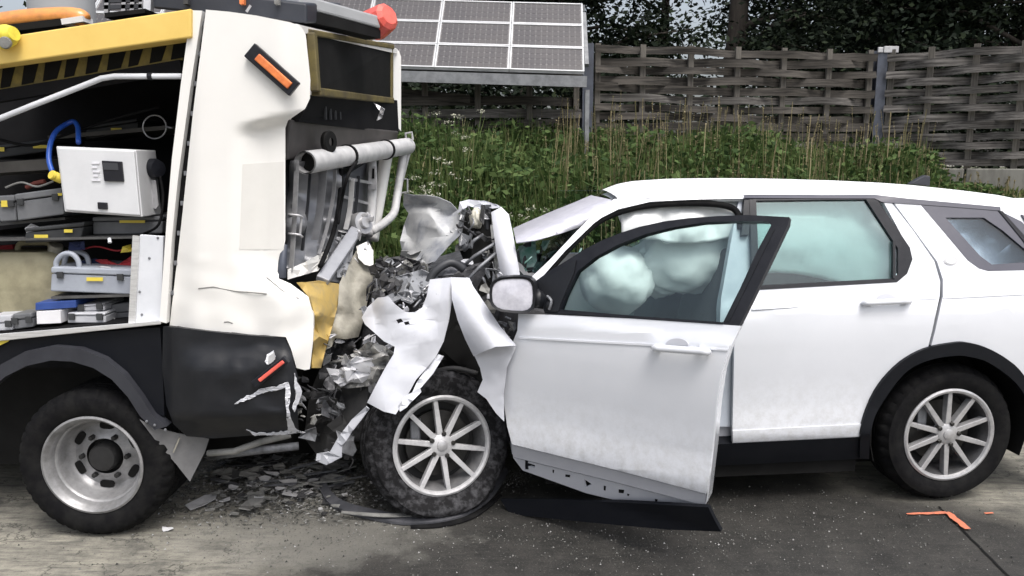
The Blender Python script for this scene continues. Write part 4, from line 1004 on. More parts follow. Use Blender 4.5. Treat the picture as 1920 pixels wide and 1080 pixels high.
crumple('chrome_trim_shard', [(686, 762, 3.62), (692, 768, 3.60), (662, 806, 3.56), (642, 838, 3.54), (640, 858, 3.52), (612, 872, 3.52), (592, 864, 3.55), (594, 850, 3.56), (618, 848, 3.55), (634, 820, 3.56), (660, 786, 3.6)], 'strut_grey', car, amp=.02, freq=14, seed=1.2, cell=6, solid=.006)
crumple('torn_liner_edge', [(746, 762, 3.52), (760, 742, 3.52), (788, 728, 3.54), (790, 735, 3.53), (770, 755, 3.51), (762, 764, 3.5), (750, 772, 3.5)], 'wreck_white', car, amp=.015, freq=9, seed=6, cell=5)
# dark engine bay behind the torn wing
MB().hexa([at(690, 560, 4.15), at(965, 470, 4.2), at(965, 830, 4.05), at(640, 830, 4.15)], [at(690, 520, 5.1), at(960, 440, 5.2), at(960, 700, 5.2), at(690, 700, 5.1)]).build('engine_block', 'engine_dark', car, bevel=.02)
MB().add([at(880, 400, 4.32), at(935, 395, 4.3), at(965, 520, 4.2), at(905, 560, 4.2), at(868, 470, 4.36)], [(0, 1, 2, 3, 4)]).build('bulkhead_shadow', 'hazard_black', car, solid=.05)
pillow('washer_bottle', at(893, 410, 4.24), .035, .06, .055, 'cream_plastic', car, 4.0, .2)
MB().bar(at(912, 384, 4.26), at(915, 430, 4.25), .04, .03).build('hinge_bracket', 'dark_sheet', car)
crumple('strut_tower', [(820, 500, 4.1), (850, 490, 4.12), (866, 500, 4.1), (850, 515, 4.0), (815, 525, 4.0), (795, 560, 4.0), (788, 572, 4.0), (775, 560, 4.05), (800, 520, 4.05)], 'engine_grey', car, amp=.05, freq=18, seed=8, cell=6)
crumple('radiator_core', [(704, 486, 4.5), (750, 480, 4.5), (795, 492, 4.3), (805, 520, 4.15), (780, 560, 4.05), (740, 565, 4.05), (705, 560, 4.1), (690, 580, 4.05), (702, 520, 4.4)], 'engine_dark', car, amp=.16, freq=11, seed=2.8, cell=4, smooth=15)
rd = random.Random(5)
def fragment(x, y, d, size, m, rd, parent, name='torn_fragment', asp=.45):
    """a small ragged, bent scrap of sheet: fan of unequal facets round a raised middle"""
    n = rd.randint(5, 8); a0 = rd.uniform(0, 6.28); c = at(x, y, d); k = d / FOCAL * size
    ex = Vector((math.cos(a0), rd.uniform(-.6, .6), math.sin(a0))).normalized(); ey = Vector((-math.sin(a0), rd.uniform(-.8, .8), math.cos(a0))); ey = (ey - ex * ey.dot(ex)).normalized(); ez = ex.cross(ey)
    ring = []
    for i in range(n):
        w = 2 * math.pi * i / n + rd.uniform(-.35, .35); r = k * rd.uniform(.45, 1.2)
        ring.append(c + ex * (math.cos(w) * r) + ey * (math.sin(w) * r * asp) + ez * (k * rd.uniform(-.3, .3)))
    mid = c + ez * (k * rd.uniform(-.35, .35)) + ex * (k * rd.uniform(-.3, .3))
    mb = MB(); mb.v = ring + [mid]; mb.f = [(i, (i + 1) % n, n) for i in range(n)]; mb.sheet = True
    return mb.build(name, m, parent, solid=rd.choice([.002, .003, .008]))
LIGHT, MID, DARK = ['torn_white', 'torn_white', 'torn_grey'], ['torn_grey', 'engine_grey', 'shard_grey', 'engine_dark', 'torn_white'], ['engine_dark', 'shard_dark', 'engine_grey', 'shard_dark']
zones = [((700, 800), (482, 575), (3.98, 4.3), 75, (6, 20), MID), ((695, 760), (495, 560), (3.95, 4.1), 24, (8, 22), DARK), ((855, 925), (395, 560), (4.08, 4.3), 46, (6, 20), MID + DARK), ((876, 945), (500, 610), (3.88, 4.1), 30, (6, 20), MID),
         ((604, 715), (630, 728), (3.80, 4.0), 46, (8, 26), MID + ['torn_white']), ((580, 690), (720, 860), (3.84, 4.1), 40, (8, 30), DARK), ((932, 966), (585, 645), (3.72, 3.82), 12, (5, 14), MID), ((750, 800), (545, 592), (3.80, 3.95), 16, (5, 14), MID),
         ((675, 735), (575, 650), (3.80, 3.9), 14, (8, 22), LIGHT), ((560, 640), (690, 800), (3.8, 4.0), 16, (8, 24), DARK), ((975, 1090), (455, 510), (4.02, 4.3), 18, (5, 14), ['green_glass', 'engine_dark', 'shard_dark', 'green_glass', 'torn_grey'])]
for (x0, x1), (y0, y1), (d0, d1), cnt, (s0, s1), ms in zones:
    for k in range(cnt):
        x, y, dd = rd.uniform(x0, x1), rd.uniform(y0, y1), rd.uniform(d0, d1)
        if rd.random() < .8: fragment(x, y, dd, rd.uniform(s0, s1), rd.choice(ms), rd, car, asp=rd.choice([.18, .3, .5, .8]))
        else:
            s = rd.uniform(s0, s1); w = rd.uniform(0, 6.28); a = at(x, y, dd); b_ = at(x + s * 1.6 * math.cos(w), y + s * 1.6 * math.sin(w), dd + rd.uniform(-.05, .05))
            mid = a.lerp(b_, .5) + Vector((rd.uniform(-.03, .03), rd.uniform(-.04, .04), rd.uniform(-.03, .03)))
            MB().tube(curve_pts([a, mid, b_], 4), rd.uniform(.002, .007), 5).build('torn_wire', rd.choice(DARK + ['galvanised']), car, smooth=180)
for pts in ([(868, 500, 4.1), (890, 480, 4.08), (930, 455, 4.1)], [(872, 530, 4.02), (900, 500, 4.05), (935, 470, 4.08)], [(880, 540, 3.95), (900, 565, 3.92), (915, 590, 3.9)], [(870, 470, 4.2), (890, 450, 4.15), (905, 440, 4.2)]):
    MB().tube([at(*p) for p in pts], .009, 7).build('engine_hose', 'engine_grey', car, smooth=180)
MB().tube(curve_pts([at(800, 540, 4.0), at(815, 510, 4.0), at(845, 492, 4.02), at(870, 505, 4.04)], 5), .022, 9).build('intake_duct', 'dark_sheet', car, smooth=180)
# black tyre-side mud guard inside the wing opening
crumple('wheel_arch_liner', [(845, 560, 3.98), (870, 590, 3.98), (900, 660, 3.95), (915, 730, 3.9), (800, 730, 3.95), (810, 680, 3.96), (830, 640, 3.97)], 'hazard_black', car, amp=.03, freq=30, seed=5)
MB().tube(curve_pts([at(802, 700, 3.93), at(850, 690, 3.9), at(895, 700, 3.92)], 5), .012, 8).build('liner_bead', 'shard_dark', car, smooth=180)

crumple('torn_inner_wing', [(742, 520, 4.0), (790, 505, 4.02), (812, 515, 3.98), (806, 545, 3.92), (770, 570, 3.9), (745, 560, 3.95)], 'torn_grey', car, amp=.08, freq=16, seed=4.7, cell=6)
crumple('torn_crossmember', [(690, 585, 3.92), (712, 560, 3.95), (748, 545, 3.98), (752, 560, 3.95), (722, 585, 3.9), (700, 610, 3.88)], 'torn_grey', car, amp=.05, freq=14, seed=2.4, cell=6)
crumple('bent_bulkhead_sheet', [(866, 392, 4.30), (884, 396, 4.28), (890, 430, 4.25), (880, 462, 4.22), (862, 470, 4.24), (858, 430, 4.28)], 'torn_grey', car, amp=.06, freq=16, seed=3.9, cell=6)
crumple('torn_headlamp_bowl', [(640, 690, 3.80), (668, 668, 3.78), (700, 672, 3.76), (704, 700, 3.76), (680, 718, 3.78), (650, 716, 3.80)], 'torn_white', car, amp=.07, freq=18, seed=5.9, cell=6)
crumple('torn_lamp_frame', [(612, 690, 3.86), (648, 694, 3.84), (664, 712, 3.80), (640, 726, 3.82), (622, 712, 3.86)], 'torn_white', car, amp=.05, freq=12, seed=6.9, cell=5)
crumple('torn_wing_lip', [(800, 690, 3.69), (822, 664, 3.70), (832, 668, 3.69), (812, 700, 3.66), (790, 726, 3.63), (772, 738, 3.62), (782, 716, 3.65)], 'wreck_white', car, amp=.012, freq=16, seed=7.9, cell=8)

# ================================================================ the service truck that was hit
TY = 3.52
def T(px, py, d=0.0): return at(px, py, TY + d)
def TF(d=0.0): return lambda px, py: at(px, py, TY + d)
truck = thing('service_truck', (-2.2, 4.5, 0), 'white service truck with black bumper, open locker and damaged rear end', 'truck')

# --- rear corner shell: side skin that rolls round towards the tail
def shell_d(px, py):
    d = .0
    d += .07 * smooth01((px - 500) / 90.) ** 2                               # rounds off to the tail
    if px < 440: d += .05 * (1 - smooth01((px - 318) / 60.))                 # eases into the seam
    edge = 232 - .22 * (px - 440)                                            # below the overhang the skin steps in
    if px > 430: d += .065 * smooth01((py - edge) / 26.) * smooth01((px - 430) / 70.) * (1 - .8 * smooth01((py - 480) / 70.))
    d -= .05 * smooth01((py - 520) / 50.) * smooth01((px - 470) / 80.)       # dented bulge at the bottom
    if py > 480: d += .008 * noise.noise(Vector((px / 50., py / 40., 2)))
    return d
shell = [(386, 18), (430, 22), (480, 29), (545, 42), (565, 50), (573, 64), (578, 110), (582, 150), (581, 185), (572, 204), (540, 226), (535, 240), (535, 330), (535, 450), (524, 505), (522, 522), (545, 532), (578, 556), (588, 590), (587, 640), (581, 692), (572, 694), (556, 690), (546, 655), (536, 632), (430, 624), (318, 610), (340, 420), (362, 210)]
sh = sheet(shell, lambda x, y: T(x, y, shell_d(x, y)), 9).build('rear_corner_shell', 'truck_white', truck, smooth=50, solid=.03)
sheet([(455, 308), (532, 303), (532, 468), (449, 468)], lambda x, y: T(x, y, shell_d(x, y) - .0015), 14).build('inset_plate', 'truck_patch', sh, smooth=40, solid=.0015)
for pts in ([(372, 541), (400, 538), (440, 546), (500, 551)], [(500, 520), (530, 545), (560, 560)], [(420, 604), (428, 603), (436, 606)]):
    MB().tube([T(x, y, shell_d(x, y) - .001) for x, y in pts], .0025, 5).build('paint_crack', 'shard_grey', sh)
sheet([(358, 19), (379, 20), (356, 170), (333, 340), (322, 450), (312, 606), (299, 603), (312, 420), (322, 300), (340, 150)], TF(.02), 20).build('locker_edge', 'truck_white', truck, smooth=40, solid=.05)
sheet([(378, 22), (387, 22), (363, 200), (341, 400), (320, 608), (310, 608), (331, 390), (354, 190)], TF(.055), 20).build('seam_gasket', 'rubber', truck, smooth=40, solid=.02)
for k in range(10):
    x, y = 381 - k * 6.5, 45 + k * 56
    MB().box(T(x - 1 + k * .2, y, .05), (.014, .012, .02)).build('hinge_clip', 'engine_grey', truck)
# marker lights
def marker(cx, cy, ang, L, Wd, d, m, label):
    c = T(cx, cy, d); R = Matrix.Rotation(ang, 3, 'Y')
    h = MB().box(c, (L, .03, Wd), R).build('marker_light', 'black_plastic', truck, bevel=.004); tag(h, label)
    MB().box(c + R @ Vector((.012, -.014, 0)), (L * .74, .02, Wd * .46), R).build('lens', m, h, bevel=.004)
marker(511, 131, math.radians(42), .245, .072, -.02 + shell_d(511, 131), 'orange_lens', 'orange marker light slanting down on the white rear corner')
# lower black bumper corner
def bump_d(px, py):
    d = -.03 - .05 * smooth01((py - 640) / 60.) * smooth01((px - 320) / 60.) + .10 * smooth01((px - 520) / 60.) ** 2
    d += .10 * smooth01((py - 775) / 45.) + .05 * smooth01((330 - px) / 25.)
    v = Vector((px / 45., py / 38., 1.5)); d += .022 * (abs(noise.noise(v)) - .2) * smooth01((px - 400) / 40.)
    return d
bump = [(306, 612), (330, 614), (430, 626), (534, 634), (544, 655), (554, 690), (560, 710), (553, 735), (558, 765), (560, 806), (548, 815), (480, 816), (400, 822), (350, 818), (325, 795), (312, 760), (304, 690)]
bp = sheet(bump, lambda x, y: T(x, y, bump_d(x, y)), 8).build('bumper_corner', 'bumper_black', truck, smooth=35, solid=.02)
marker(507, 697, math.radians(-38), .19, .036, -.10, 'red_lens', 'broken red marker light on the black bumper corner')
def scratch(pts, w):
    """torn plastic edge: a ragged pale ribbon that follows the dented skin"""
    fine = [(p.x, p.y) for p in curve_pts([(x, y, 0) for x, y in pts], 5)]
    mb = MB(); q = []; n = len(fine)
    for i, (x, y) in enumerate(fine):
        x += random.uniform(-1.5, 1.5); y += random.uniform(-1.5, 1.5)
        x2, y2 = fine[min(i + 1, n - 1)]; x1, y1 = fine[max(i - 1, 0)]; L = math.hypot(x2 - x1, y2 - y1) or 1; nx_, ny_ = -(y2 - y1) / L, (x2 - x1) / L
        ww = w * random.uniform(.45, 1.3) * (.3 + .7 * math.sin(math.pi * (i + .5) / n)); d = bump_d(x, y) - random.uniform(.004, .012)
        q += [T(x + nx_ * ww, y + ny_ * ww, d), T(x - nx_ * ww * random.uniform(.3, 1), y - ny_ * ww, d)]
    mb.add(q, [(2*i, 2*i+1, 2*i+3, 2*i+2) for i in range(n - 1)]); mb.build('torn_edge', 'torn_white', bp, solid=.004)
def torn(poly, seed):
    rt_ = random.Random(seed); q = []
    n = len(poly)
    for i in range(n):                                              # ragged outline
        (x0, y0), (x1, y1) = poly[i], poly[(i + 1) % n]; m = max(1, int(math.hypot(x1 - x0, y1 - y0) / 5))
        for k in range(m): q.append((x0 + (x1 - x0) * k / m + rt_.uniform(-1.3, 1.3), y0 + (y1 - y0) * k / m + rt_.uniform(-1.3, 1.3)))
    sheet(q, lambda x, y: T(x, y, bump_d(x, y) - .006 - .006 * rt_.random()), 6).build('torn_edge', 'torn_white', bp, smooth=20, solid=.004)
torn([(440, 757), (456, 746), (472, 741), (484, 731), (500, 728), (520, 725), (538, 716), (541, 724), (522, 731), (500, 735), (486, 739), (470, 748), (455, 753)], 1)
torn([(534, 720), (542, 718), (545, 740), (541, 762), (546, 785), (556, 806), (572, 811), (540, 813), (537, 780), (535, 750)], 2)
torn([(552, 700), (560, 720), (566, 735), (561, 752), (552, 772), (548, 764), (556, 745), (553, 725)], 3)
torn([(462, 807), (480, 813), (510, 811), (545, 809), (545, 813), (510, 816), (478, 817)], 4)
torn([(500, 664), (512, 656), (516, 668), (512, 678), (502, 684), (498, 676)], 5)
MB().add([T(504, 668, -.12), T(515, 660, -.12), T(516, 674, -.12), T(503, 684, -.12)], [(0, 1, 2, 3)]).build('torn_edge', 'shard_light', bp, solid=.006)
# bumper underside tube and bits
MB().tube([T(390, 850, .12), T(440, 846, .1), T(490, 828, .1), T(545, 815, .14)], .016, 8).build('underrun_tube', 'shard_grey', truck, smooth=180)
MB().tube([T(392, 856, .3), T(470, 846, .25), T(560, 836, .3)], .02, 8).build('exhaust_stub', 'engine_grey', truck, smooth=180)

# --- lower side skirt, wheel arch and mud flap
sheet([(-140, 672), (0, 641), (60, 632), (300, 614), (305, 690), (308, 780), (262, 770), (236, 724), (200, 692), (160, 672), (120, 664), (70, 668), (20, 684), (-40, 716), (-90, 770), (-140, 780)], TF(.03), 20).build('side_skirt', 'cladding_black', truck, smooth=40, solid=.03)
ao = [(-80, 760), (-45, 716), (0, 684), (45, 660), (100, 649), (150, 654), (195, 672), (232, 702), (262, 742), (285, 778), (312, 800)]
ai = [(290, 806), (262, 780), (240, 745), (210, 712), (175, 690), (135, 678), (95, 676), (50, 686), (10, 706), (-30, 740), (-60, 775)]
sheet(ao + ai, TF(-.01), 14).build('wheel_arch', 'arch_grey', truck, smooth=40, solid=.06)
mf = sheet([(262, 787), (292, 802), (330, 812), (392, 823), (384, 848), (356, 903), (330, 870), (295, 830)], lambda x, y: T(x, y, -.01 + .0012 * (x - 262)), 12).build('mud_flap', 'flap_grey', truck, smooth=40, solid=.008)
MB().bar(T(337, 820, .06), T(325, 848, .05), .012, .006).build('flap_strap', 'cream_sheet', mf)
for x, y in ((275, 790), (290, 797), (310, 806)): MB().lathe([(0, .004), (.006, .003), (.007, 0)], T(x, y, -.015), (0, -1, 0), 8).build('bolt', 'engine_grey', mf)
# --- dual rear wheel
tc_ = T(172, 862, .03); tc_.z = .357; R_, rr = .357, .232
wt = subpart_empty('wheel', (tc_.x, tc_.y, 0), truck); ax = Vector((0, -1, 0))
def trk_tyre(c, nm):
    mid = (R_ + rr) / 2
    prof = [(rr - .01, -.03), (rr + .006, -.004), (rr + .02, .006), (mid, .016), (R_ - .03, .008), (R_ - .010, -.012), (R_, -.03)]
    for g in (-.06, -.095, -.13): prof += [(R_, g + .006), (R_ - .011, g + .004), (R_ - .011, g - .004), (R_, g - .006)]
    prof += [(R_, -.165), (R_ - .01, -.185), (R_ - .03, -.2), (mid, -.21), (rr - .01, -.18)]
    MB().lathe(prof, c, ax, 160, lambda j, k: -.009 if (5 <= j <= 6 and k % 4 == 0) or (j in (11, 14) and k % 5 == 0) else 0).build(nm, 'rubber', wt, smooth=35)
trk_tyre(tc_, 'tyre'); trk_tyre(tc_ + Vector((0, .245, 0)), 'inner_tyre')
MB().lathe([(rr + .004, -.012), (rr + .006, .002), (rr - .004, .006), (rr - .012, .0), (rr - .016, -.012), (rr - .02, -.016), (rr - .026, -.03), (rr - .03, -.05), (rr - .034, -.053), (rr - .040, -.062), (rr - .042, -.09), (rr - .050, -.12), (rr - .058, -.135), (rr - .075, -.148), (.13, -.140), (.10, -.125), (.088, -.12)], tc_, ax, 72).build('rim', 'steel_rim', wt, smooth=35)
MB().lathe([(.09, -.122), (.085, -.17), (.07, -.17), (.068, -.10), (.06, -.085), (.03, -.082), (.0, -.082)], tc_, ax, 36).build('hub', 'hub_dark', wt, smooth=40)
for k in range(6):
    w = 2 * math.pi * k / 6 + .45; d = Vector((math.cos(w), 0, math.sin(w))); s = ax.cross(d); c = tc_ + d * .148
    q = []
    for i in range(14):
        v = 2 * math.pi * i / 14; cx, sy = math.cos(v), math.sin(v)
        q.append(c + s * (math.copysign(abs(cx) ** .6, cx) * .034) + d * (math.copysign(abs(sy) ** .6, sy) * .018) + ax * -.1355)
    MB().prism(q, ax * -.012).build('vent_hole', 'hazard_black', wt)
for k in range(6):
    w = 2 * math.pi * k / 6; d = Vector((math.cos(w), 0, math.sin(w)))
    MB().lathe([(0, .0), (.01, 0), (.013, -.006), (.013, -.03)], tc_ + d * .108 + ax * -.10, ax, 6).build('wheel_nut', 'hub_dark', wt)
MB().lathe([(rr - .03, -.2), (rr - .02, -.43), (0, -.43)], tc_, ax, 32).build('axle_drum', 'hub_dark', wt, smooth=40)
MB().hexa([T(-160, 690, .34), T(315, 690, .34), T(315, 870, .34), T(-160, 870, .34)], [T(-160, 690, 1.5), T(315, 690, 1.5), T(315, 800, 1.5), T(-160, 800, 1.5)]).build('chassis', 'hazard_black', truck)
MB().tube([Vector((-2.05, 3.9, .36)), Vector((-2.05, 5.5, .36))], .06, 12).build('axle', 'hub_dark', truck, smooth=60)
far_c = Vector((tc_.x, 5.55, .357)); wf = subpart_empty('wheel', (tc_.x, 5.55, 0), truck)
MB().lathe([(.23, 0), (.3, .012), (.345, 0), (.357, -.03), (.357, -.42), (.33, -.45), (.23, -.45)], far_c, (0, 1, 0), 48).build('tyre', 'rubber', wf, smooth=40)

# --- locker: sill, walls, roof beam
MB().hexa([T(-150, 655, 0), T(302, 608, 0), T(302, 601, 0), T(-150, 638, 0)], [T(-150, 655, .08), T(302, 608, .08), T(302, 601, .08), T(-150, 638, .08)]).build('locker_sill', 'aluminium', truck, bevel=.003)
sheet([(-20, 648), (8, 634), (24, 632), (14, 641), (-10, 652)], TF(.012), 14).build('sill_marking', 'sticker_yellow', truck, solid=.004)
fl = [T(-150, 642, .06), T(300, 604, .06)]
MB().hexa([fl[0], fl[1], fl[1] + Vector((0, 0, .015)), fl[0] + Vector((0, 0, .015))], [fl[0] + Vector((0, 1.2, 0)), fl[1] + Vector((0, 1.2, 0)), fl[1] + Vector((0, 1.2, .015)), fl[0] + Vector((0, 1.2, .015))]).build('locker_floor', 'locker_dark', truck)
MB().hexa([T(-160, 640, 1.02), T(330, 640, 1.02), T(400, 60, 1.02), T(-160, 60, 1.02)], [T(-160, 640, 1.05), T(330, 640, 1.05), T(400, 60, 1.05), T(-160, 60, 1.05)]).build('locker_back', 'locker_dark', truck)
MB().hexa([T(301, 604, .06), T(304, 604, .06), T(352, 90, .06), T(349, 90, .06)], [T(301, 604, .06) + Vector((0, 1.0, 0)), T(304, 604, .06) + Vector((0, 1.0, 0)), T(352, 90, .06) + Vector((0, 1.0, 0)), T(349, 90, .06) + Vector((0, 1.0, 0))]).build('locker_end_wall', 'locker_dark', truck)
yb = [T(-150, 142), T(358, 70), T(358, 16), T(-150, 93)]
MB().hexa(yb, [p + Vector((0, .10, 0)) for p in yb]).build('yellow_beam', 'yellow_paint', truck, bevel=.006)
ch = [T(-150, 195, .14), T(343, 112, .14), T(343, 72, .14), T(-150, 140, .14)]
cb = MB().hexa(ch, [p + Vector((0, .03, 0)) for p in ch]).build('hazard_board', 'hazard_yellow', truck)
for k in range(12):
    x = -120 + k * 40; yb0, yt0 = 190 - (x + 150) * .168, 140 - (x + 150) * .138
    w = 24 + (k % 3) * 4
    q = [T(x, yb0 + 1, .136), T(x + w - 6, yb0 + 1 - w * .16, .136), T(x + w + 4, yt0 - w * .13 + 8, .136), T(x + 5, yt0 + 8, .136)]
    MB().hexa(q, [p + Vector((0, .006, 0)) for p in q]).build('hazard_stripe', 'hazard_black', cb)
rt = [T(-150, 128, .10), T(360, 52, .10)]
MB().hexa([rt[0], rt[1], rt[1] + Vector((0, 0, .04)), rt[0] + Vector((0, 0, .04))], [p + Vector((0, 1.9, 0)) for p in (rt[0], rt[1], rt[1] + Vector((0, 0, .04)), rt[0] + Vector((0, 0, .04)))]).build('ramp_deck', 'hazard_black', truck)
MB().bar(T(-150, 206, .12), T(343, 124, .12), .05, .05).build('lower_rail', 'locker_dark', truck)
MB().tube([T(-150, 285, .06), T(0, 222, .06), T(60, 198, .06), T(150, 163, .06), T(190, 147, .06), T(215, 143, .06), T(340, 143, .06)], .0125, 10).build('gas_strut_tube', 'white_metal', truck, smooth=180)
MB().lathe([(.0135, -.01), (.016, -.01), (.016, .01), (.0135, .01)], T(282, 143, .06), (1, 0, 0), 12).build('tube_clamp', 'black_plastic', truck)
dv = [T(252, 606, .05), T(302, 601, .05), T(306, 443, .05), T(262, 440, .05)]
MB().hexa(dv, [p + Vector((0, .02, 0)) for p in dv]).build('divider_panel', 'white_metal', truck, bevel=.003)
MB().bar(T(248, 606, .045), T(256, 442, .045), .012, .03).build('divider_edge', 'aluminium', truck)
for x, y in ((280, 484), (262, 547), (266, 590), (296, 446), (260, 447)): MB().lathe([(0, .004), (.005, .003), (.006, 0)], T(x, y, .049), (0, -1, 0), 8).build('screw', 'engine_grey', truck)
MB().hexa([T(250, 604, .1), T(254, 604, .1), T(262, 446, .1), T(258, 446, .1)], [T(250, 604, .1) + Vector((0, .6, 0)), T(254, 604, .1) + Vector((0, .6, 0)), T(262, 446, .1) + Vector((0, .6, 0)), T(258, 446, .1) + Vector((0, .6, 0))]).build('divider_side', 'locker_dark', truck)
def shelf(x0, y0, x1, y1, d0, d1, th, m, name='shelf'):
    a, b_ = T(x0, y0, d0), T(x1, y1, d0); v = Vector((0, d1 - d0, 0)); u = Vector((0, 0, th))
    return MB().hexa([a, b_, b_ + u, a + u], [p + v for p in (a, b_, b_ + u, a + u)]).build(name, m, truck)
shelf(-150, 455, 258, 447, .10, .9, .008, 'shelf_metal'); shelf(-150, 437, 122, 412, .22, .9, .012, 'shelf_metal')
shelf(-150, 334, 92, 318, .30, .95, .05, 'shelf_dark'); shelf(90, 262, 312, 243, .55, .95, .02, 'shelf_dark')
shelf(150, 441, 306, 436, .30, .9, .01, 'shelf_metal')
shelf(96, 561, 250, 556, .10, .8, .012, 'shelf_metal')
MB().tube([T(205, 447, .10), T(206, 455, .09)], .008, 8).build('latch_knob', 'white_metal', truck)

# --- control cabinet fixed in the locker
cq = [T(121, 397, .10), T(267, 407, .08), T(255, 281, .08), T(105, 274, .10)]
cbx = MB().hexa(cq, [p + Vector((0, .20, 0)) for p in cq]).build('control_cabinet', 'cabinet_white', truck, bevel=.004)
dq = [T(123, 394, .085), T(262, 404, .065), T(251, 283, .065), T(107, 277, .085)]
MB().hexa(dq, [p + Vector((0, .018, 0)) for p in dq]).build('cabinet_door', 'cabinet_white', cbx, bevel=.004)
q = [T(195, 340, .06), T(232, 341, .06), T(228, 303, .06), T(190, 301, .06)]
MB().hexa(q, [p + Vector((0, .02, 0)) for p in q]).build('display', 'display_black', cbx, bevel=.003)
q = [T(194, 318, .058), T(222, 319, .058), T(220, 306, .058), T(192, 305, .058)]
MB().hexa(q, [p + Vector((0, .004, 0)) for p in q]).build('display_line', 'dark_sheet', cbx)
q = [T(183, 392, .064), T(201, 393, .064), T(200, 380, .064), T(182, 379, .064)]
MB().hexa(q, [p + Vector((0, .02, 0)) for p in q]).build('latch', 'display_black', cbx, bevel=.003)
for i, (x, y, w) in enumerate(((172, 306, 14), (172, 314, 10), (174, 322, 13), (175, 330, 9), (172, 338, 16))):
    MB().hexa([T(x, y + 1.5, .0715), T(x + w, y + 1.5, .0700), T(x + w, y - 1.5, .0700), T(x, y - 1.5, .0715)], [T(x, y + 1.5, .08), T(x + w, y + 1.5, .08), T(x + w, y - 1.5, .08), T(x, y - 1.5, .08)]).build('small_print', 'cabinet_print', cbx)
MB().lathe([(0, .06), (.038, .055), (.046, .03), (.046, 0), (.03, -.01)], T(283, 316, .22), (.85, -.5, 0), 20).build('round_plug', 'black_plastic', cbx, smooth=40)
sheet([(281, 336), (292, 338), (297, 385), (292, 392), (284, 388)], TF(.20), 20).build('side_bracket', 'galvanised', cbx, solid=.004)

def loose(name, mb_build, label, cat): pass
MB_ = MB
# ---------------------------------------------------------------- things lying in the locker (each one its own)
def case(name, quad, depth, m, label, stickers=(), lid=.28, latch=True, cat='case'):
    """flat tool case: quad = front face corners BL, BR, TR, TL in (px, py, d)"""
    P = [T(*c) for c in quad]; c0 = sum(P, Vector()) / 4
    t = thing(name, (c0.x, c0.y + depth / 2, min(p.z for p in P)), label, cat)
    V = Vector((0, depth, 0))
    mixl = lambda k: (P[0].lerp(P[3], k), P[1].lerp(P[2], k))
    a, b_ = mixl(1 - lid); a2, b2 = mixl(1 - lid + .03)
    body = [P[0], P[1], b_, a]; lidq = [a2, b2, P[2], P[3]]; out = Vector((0, -.006, 0))
    MB().hexa(body, [p + V for p in body]).build('case_body', m, t, bevel=.006)
    MB().hexa([p + out for p in lidq], [p + V for p in lidq]).build('case_lid', m, t, bevel=.006)
    if latch:
        for k in (.12, .86):
            p = mixl(1 - lid)[0].lerp(mixl(1 - lid)[1], k)
            MB().box(p + Vector((0, -.008, -.004)), (.028, .012, .03)).build('latch', 'case_dark', t, bevel=.002)
    for (sx0, sy0, sx1, sy1) in stickers:
        d = min(c[2] for c in quad) - .01
        MB().hexa([T(sx0, sy1, d), T(sx1, sy1, d), T(sx1, sy0, d), T(sx0, sy0, d)], [T(sx0, sy1, d + .003), T(sx1, sy1, d + .003), T(sx1, sy0, d + .003), T(sx0, sy0, d + .003)]).build('sticker', 'sticker_yellow', t)
    return t
gc = case('tool_case', [(94, 546, .10), (246, 552, .10), (249, 505, .10), (97, 500, .10)], .28, 'case_grey', 'pale grey tool case with round carry handle and yellow sticker', [(162, 520, 193, 527)])
MB().tube(curve_pts([T(106, 506, .12), T(106, 490, .12), T(118, 477, .12), T(134, 476, .12), T(146, 488, .12), T(150, 508, .12)], 5), .012, 8).build('handle', 'case_grey', gc, smooth=180)
MB().tube(curve_pts([T(120, 500, .22), T(125, 478, .22), T(145, 472, .22), T(162, 480, .22), T(168, 502, .22)], 5), .012, 8).build('handle', 'case_grey', gc, smooth=180)
case('tool_case', [(0, 416, .16), (30, 414, .16), (28, 366, .16), (-20, 368, .16)], .3, 'case_mid', 'grey case with yellow label at the left edge above the canister', [(2, 376, 18, 388)])
case('tool_case', [(33, 414, .16), (120, 402, .16), (117, 352, .16), (28, 364, .16)], .3, 'case_mid', 'flat grey case just left of the white control cabinet', [(108, 362, 116, 367)])
case('tool_case', [(46, 456, .14), (150, 450, .14), (160, 416, .14), (48, 428, .14)], .35, 'case_dark', 'dark flat case with two yellow stickers above the canister', [(64, 440, 90, 446), (120, 430, 136, 436)], latch=False)
case('tool_case', [(174, 440, .22), (304, 438, .22), (306, 405, .22), (174, 407, .22)], .3, 'case_mid', 'grey drawer case directly below the control cabinet', [(224, 413, 272, 418)], latch=False)
case('tool_case', [(-30, 300, .40), (88, 284, .40), (88, 262, .40), (-30, 276, .40)], .35, 'case_dark', 'dark case on the upper shelf left of the blue hose', [(62, 272, 88, 278), (-4, 276, 8, 284)], latch=False)
case('tool_case', [(160, 262, .60), (260, 246, .60), (258, 222, .60), (162, 236, .60)], .3, 'case_dark', 'dark case behind the top of the control cabinet', [(208, 240, 228, 246)], latch=False)
case('flat_box', [(126, 606, .10), (198, 606, .10), (198, 586, .10), (128, 586, .10)], .2, 'case_light', 'lower light grey flat box on the locker sill beside the white box', cat='box')
case('flat_box', [(146, 584, .13), (196, 582, .13), (194, 568, .13), (148, 572, .13)], .2, 'case_light', 'small light grey box stacked slightly back on a flat box', cat='box')
case('flat_box', [(200, 604, .20), (244, 604, .20), (243, 566, .20), (200, 572, .20)], .2, 'case_mid', 'grey folded bundle beside the divider panel on the locker floor', lid=.5, cat='box', latch=False)
case('flat_box', [(-20, 622, .08), (24, 619, .08), (23, 590, .08), (-20, 592, .08)], .2, 'case_light', 'light grey slotted box at the left end of the sill', cat='box', lid=.5)
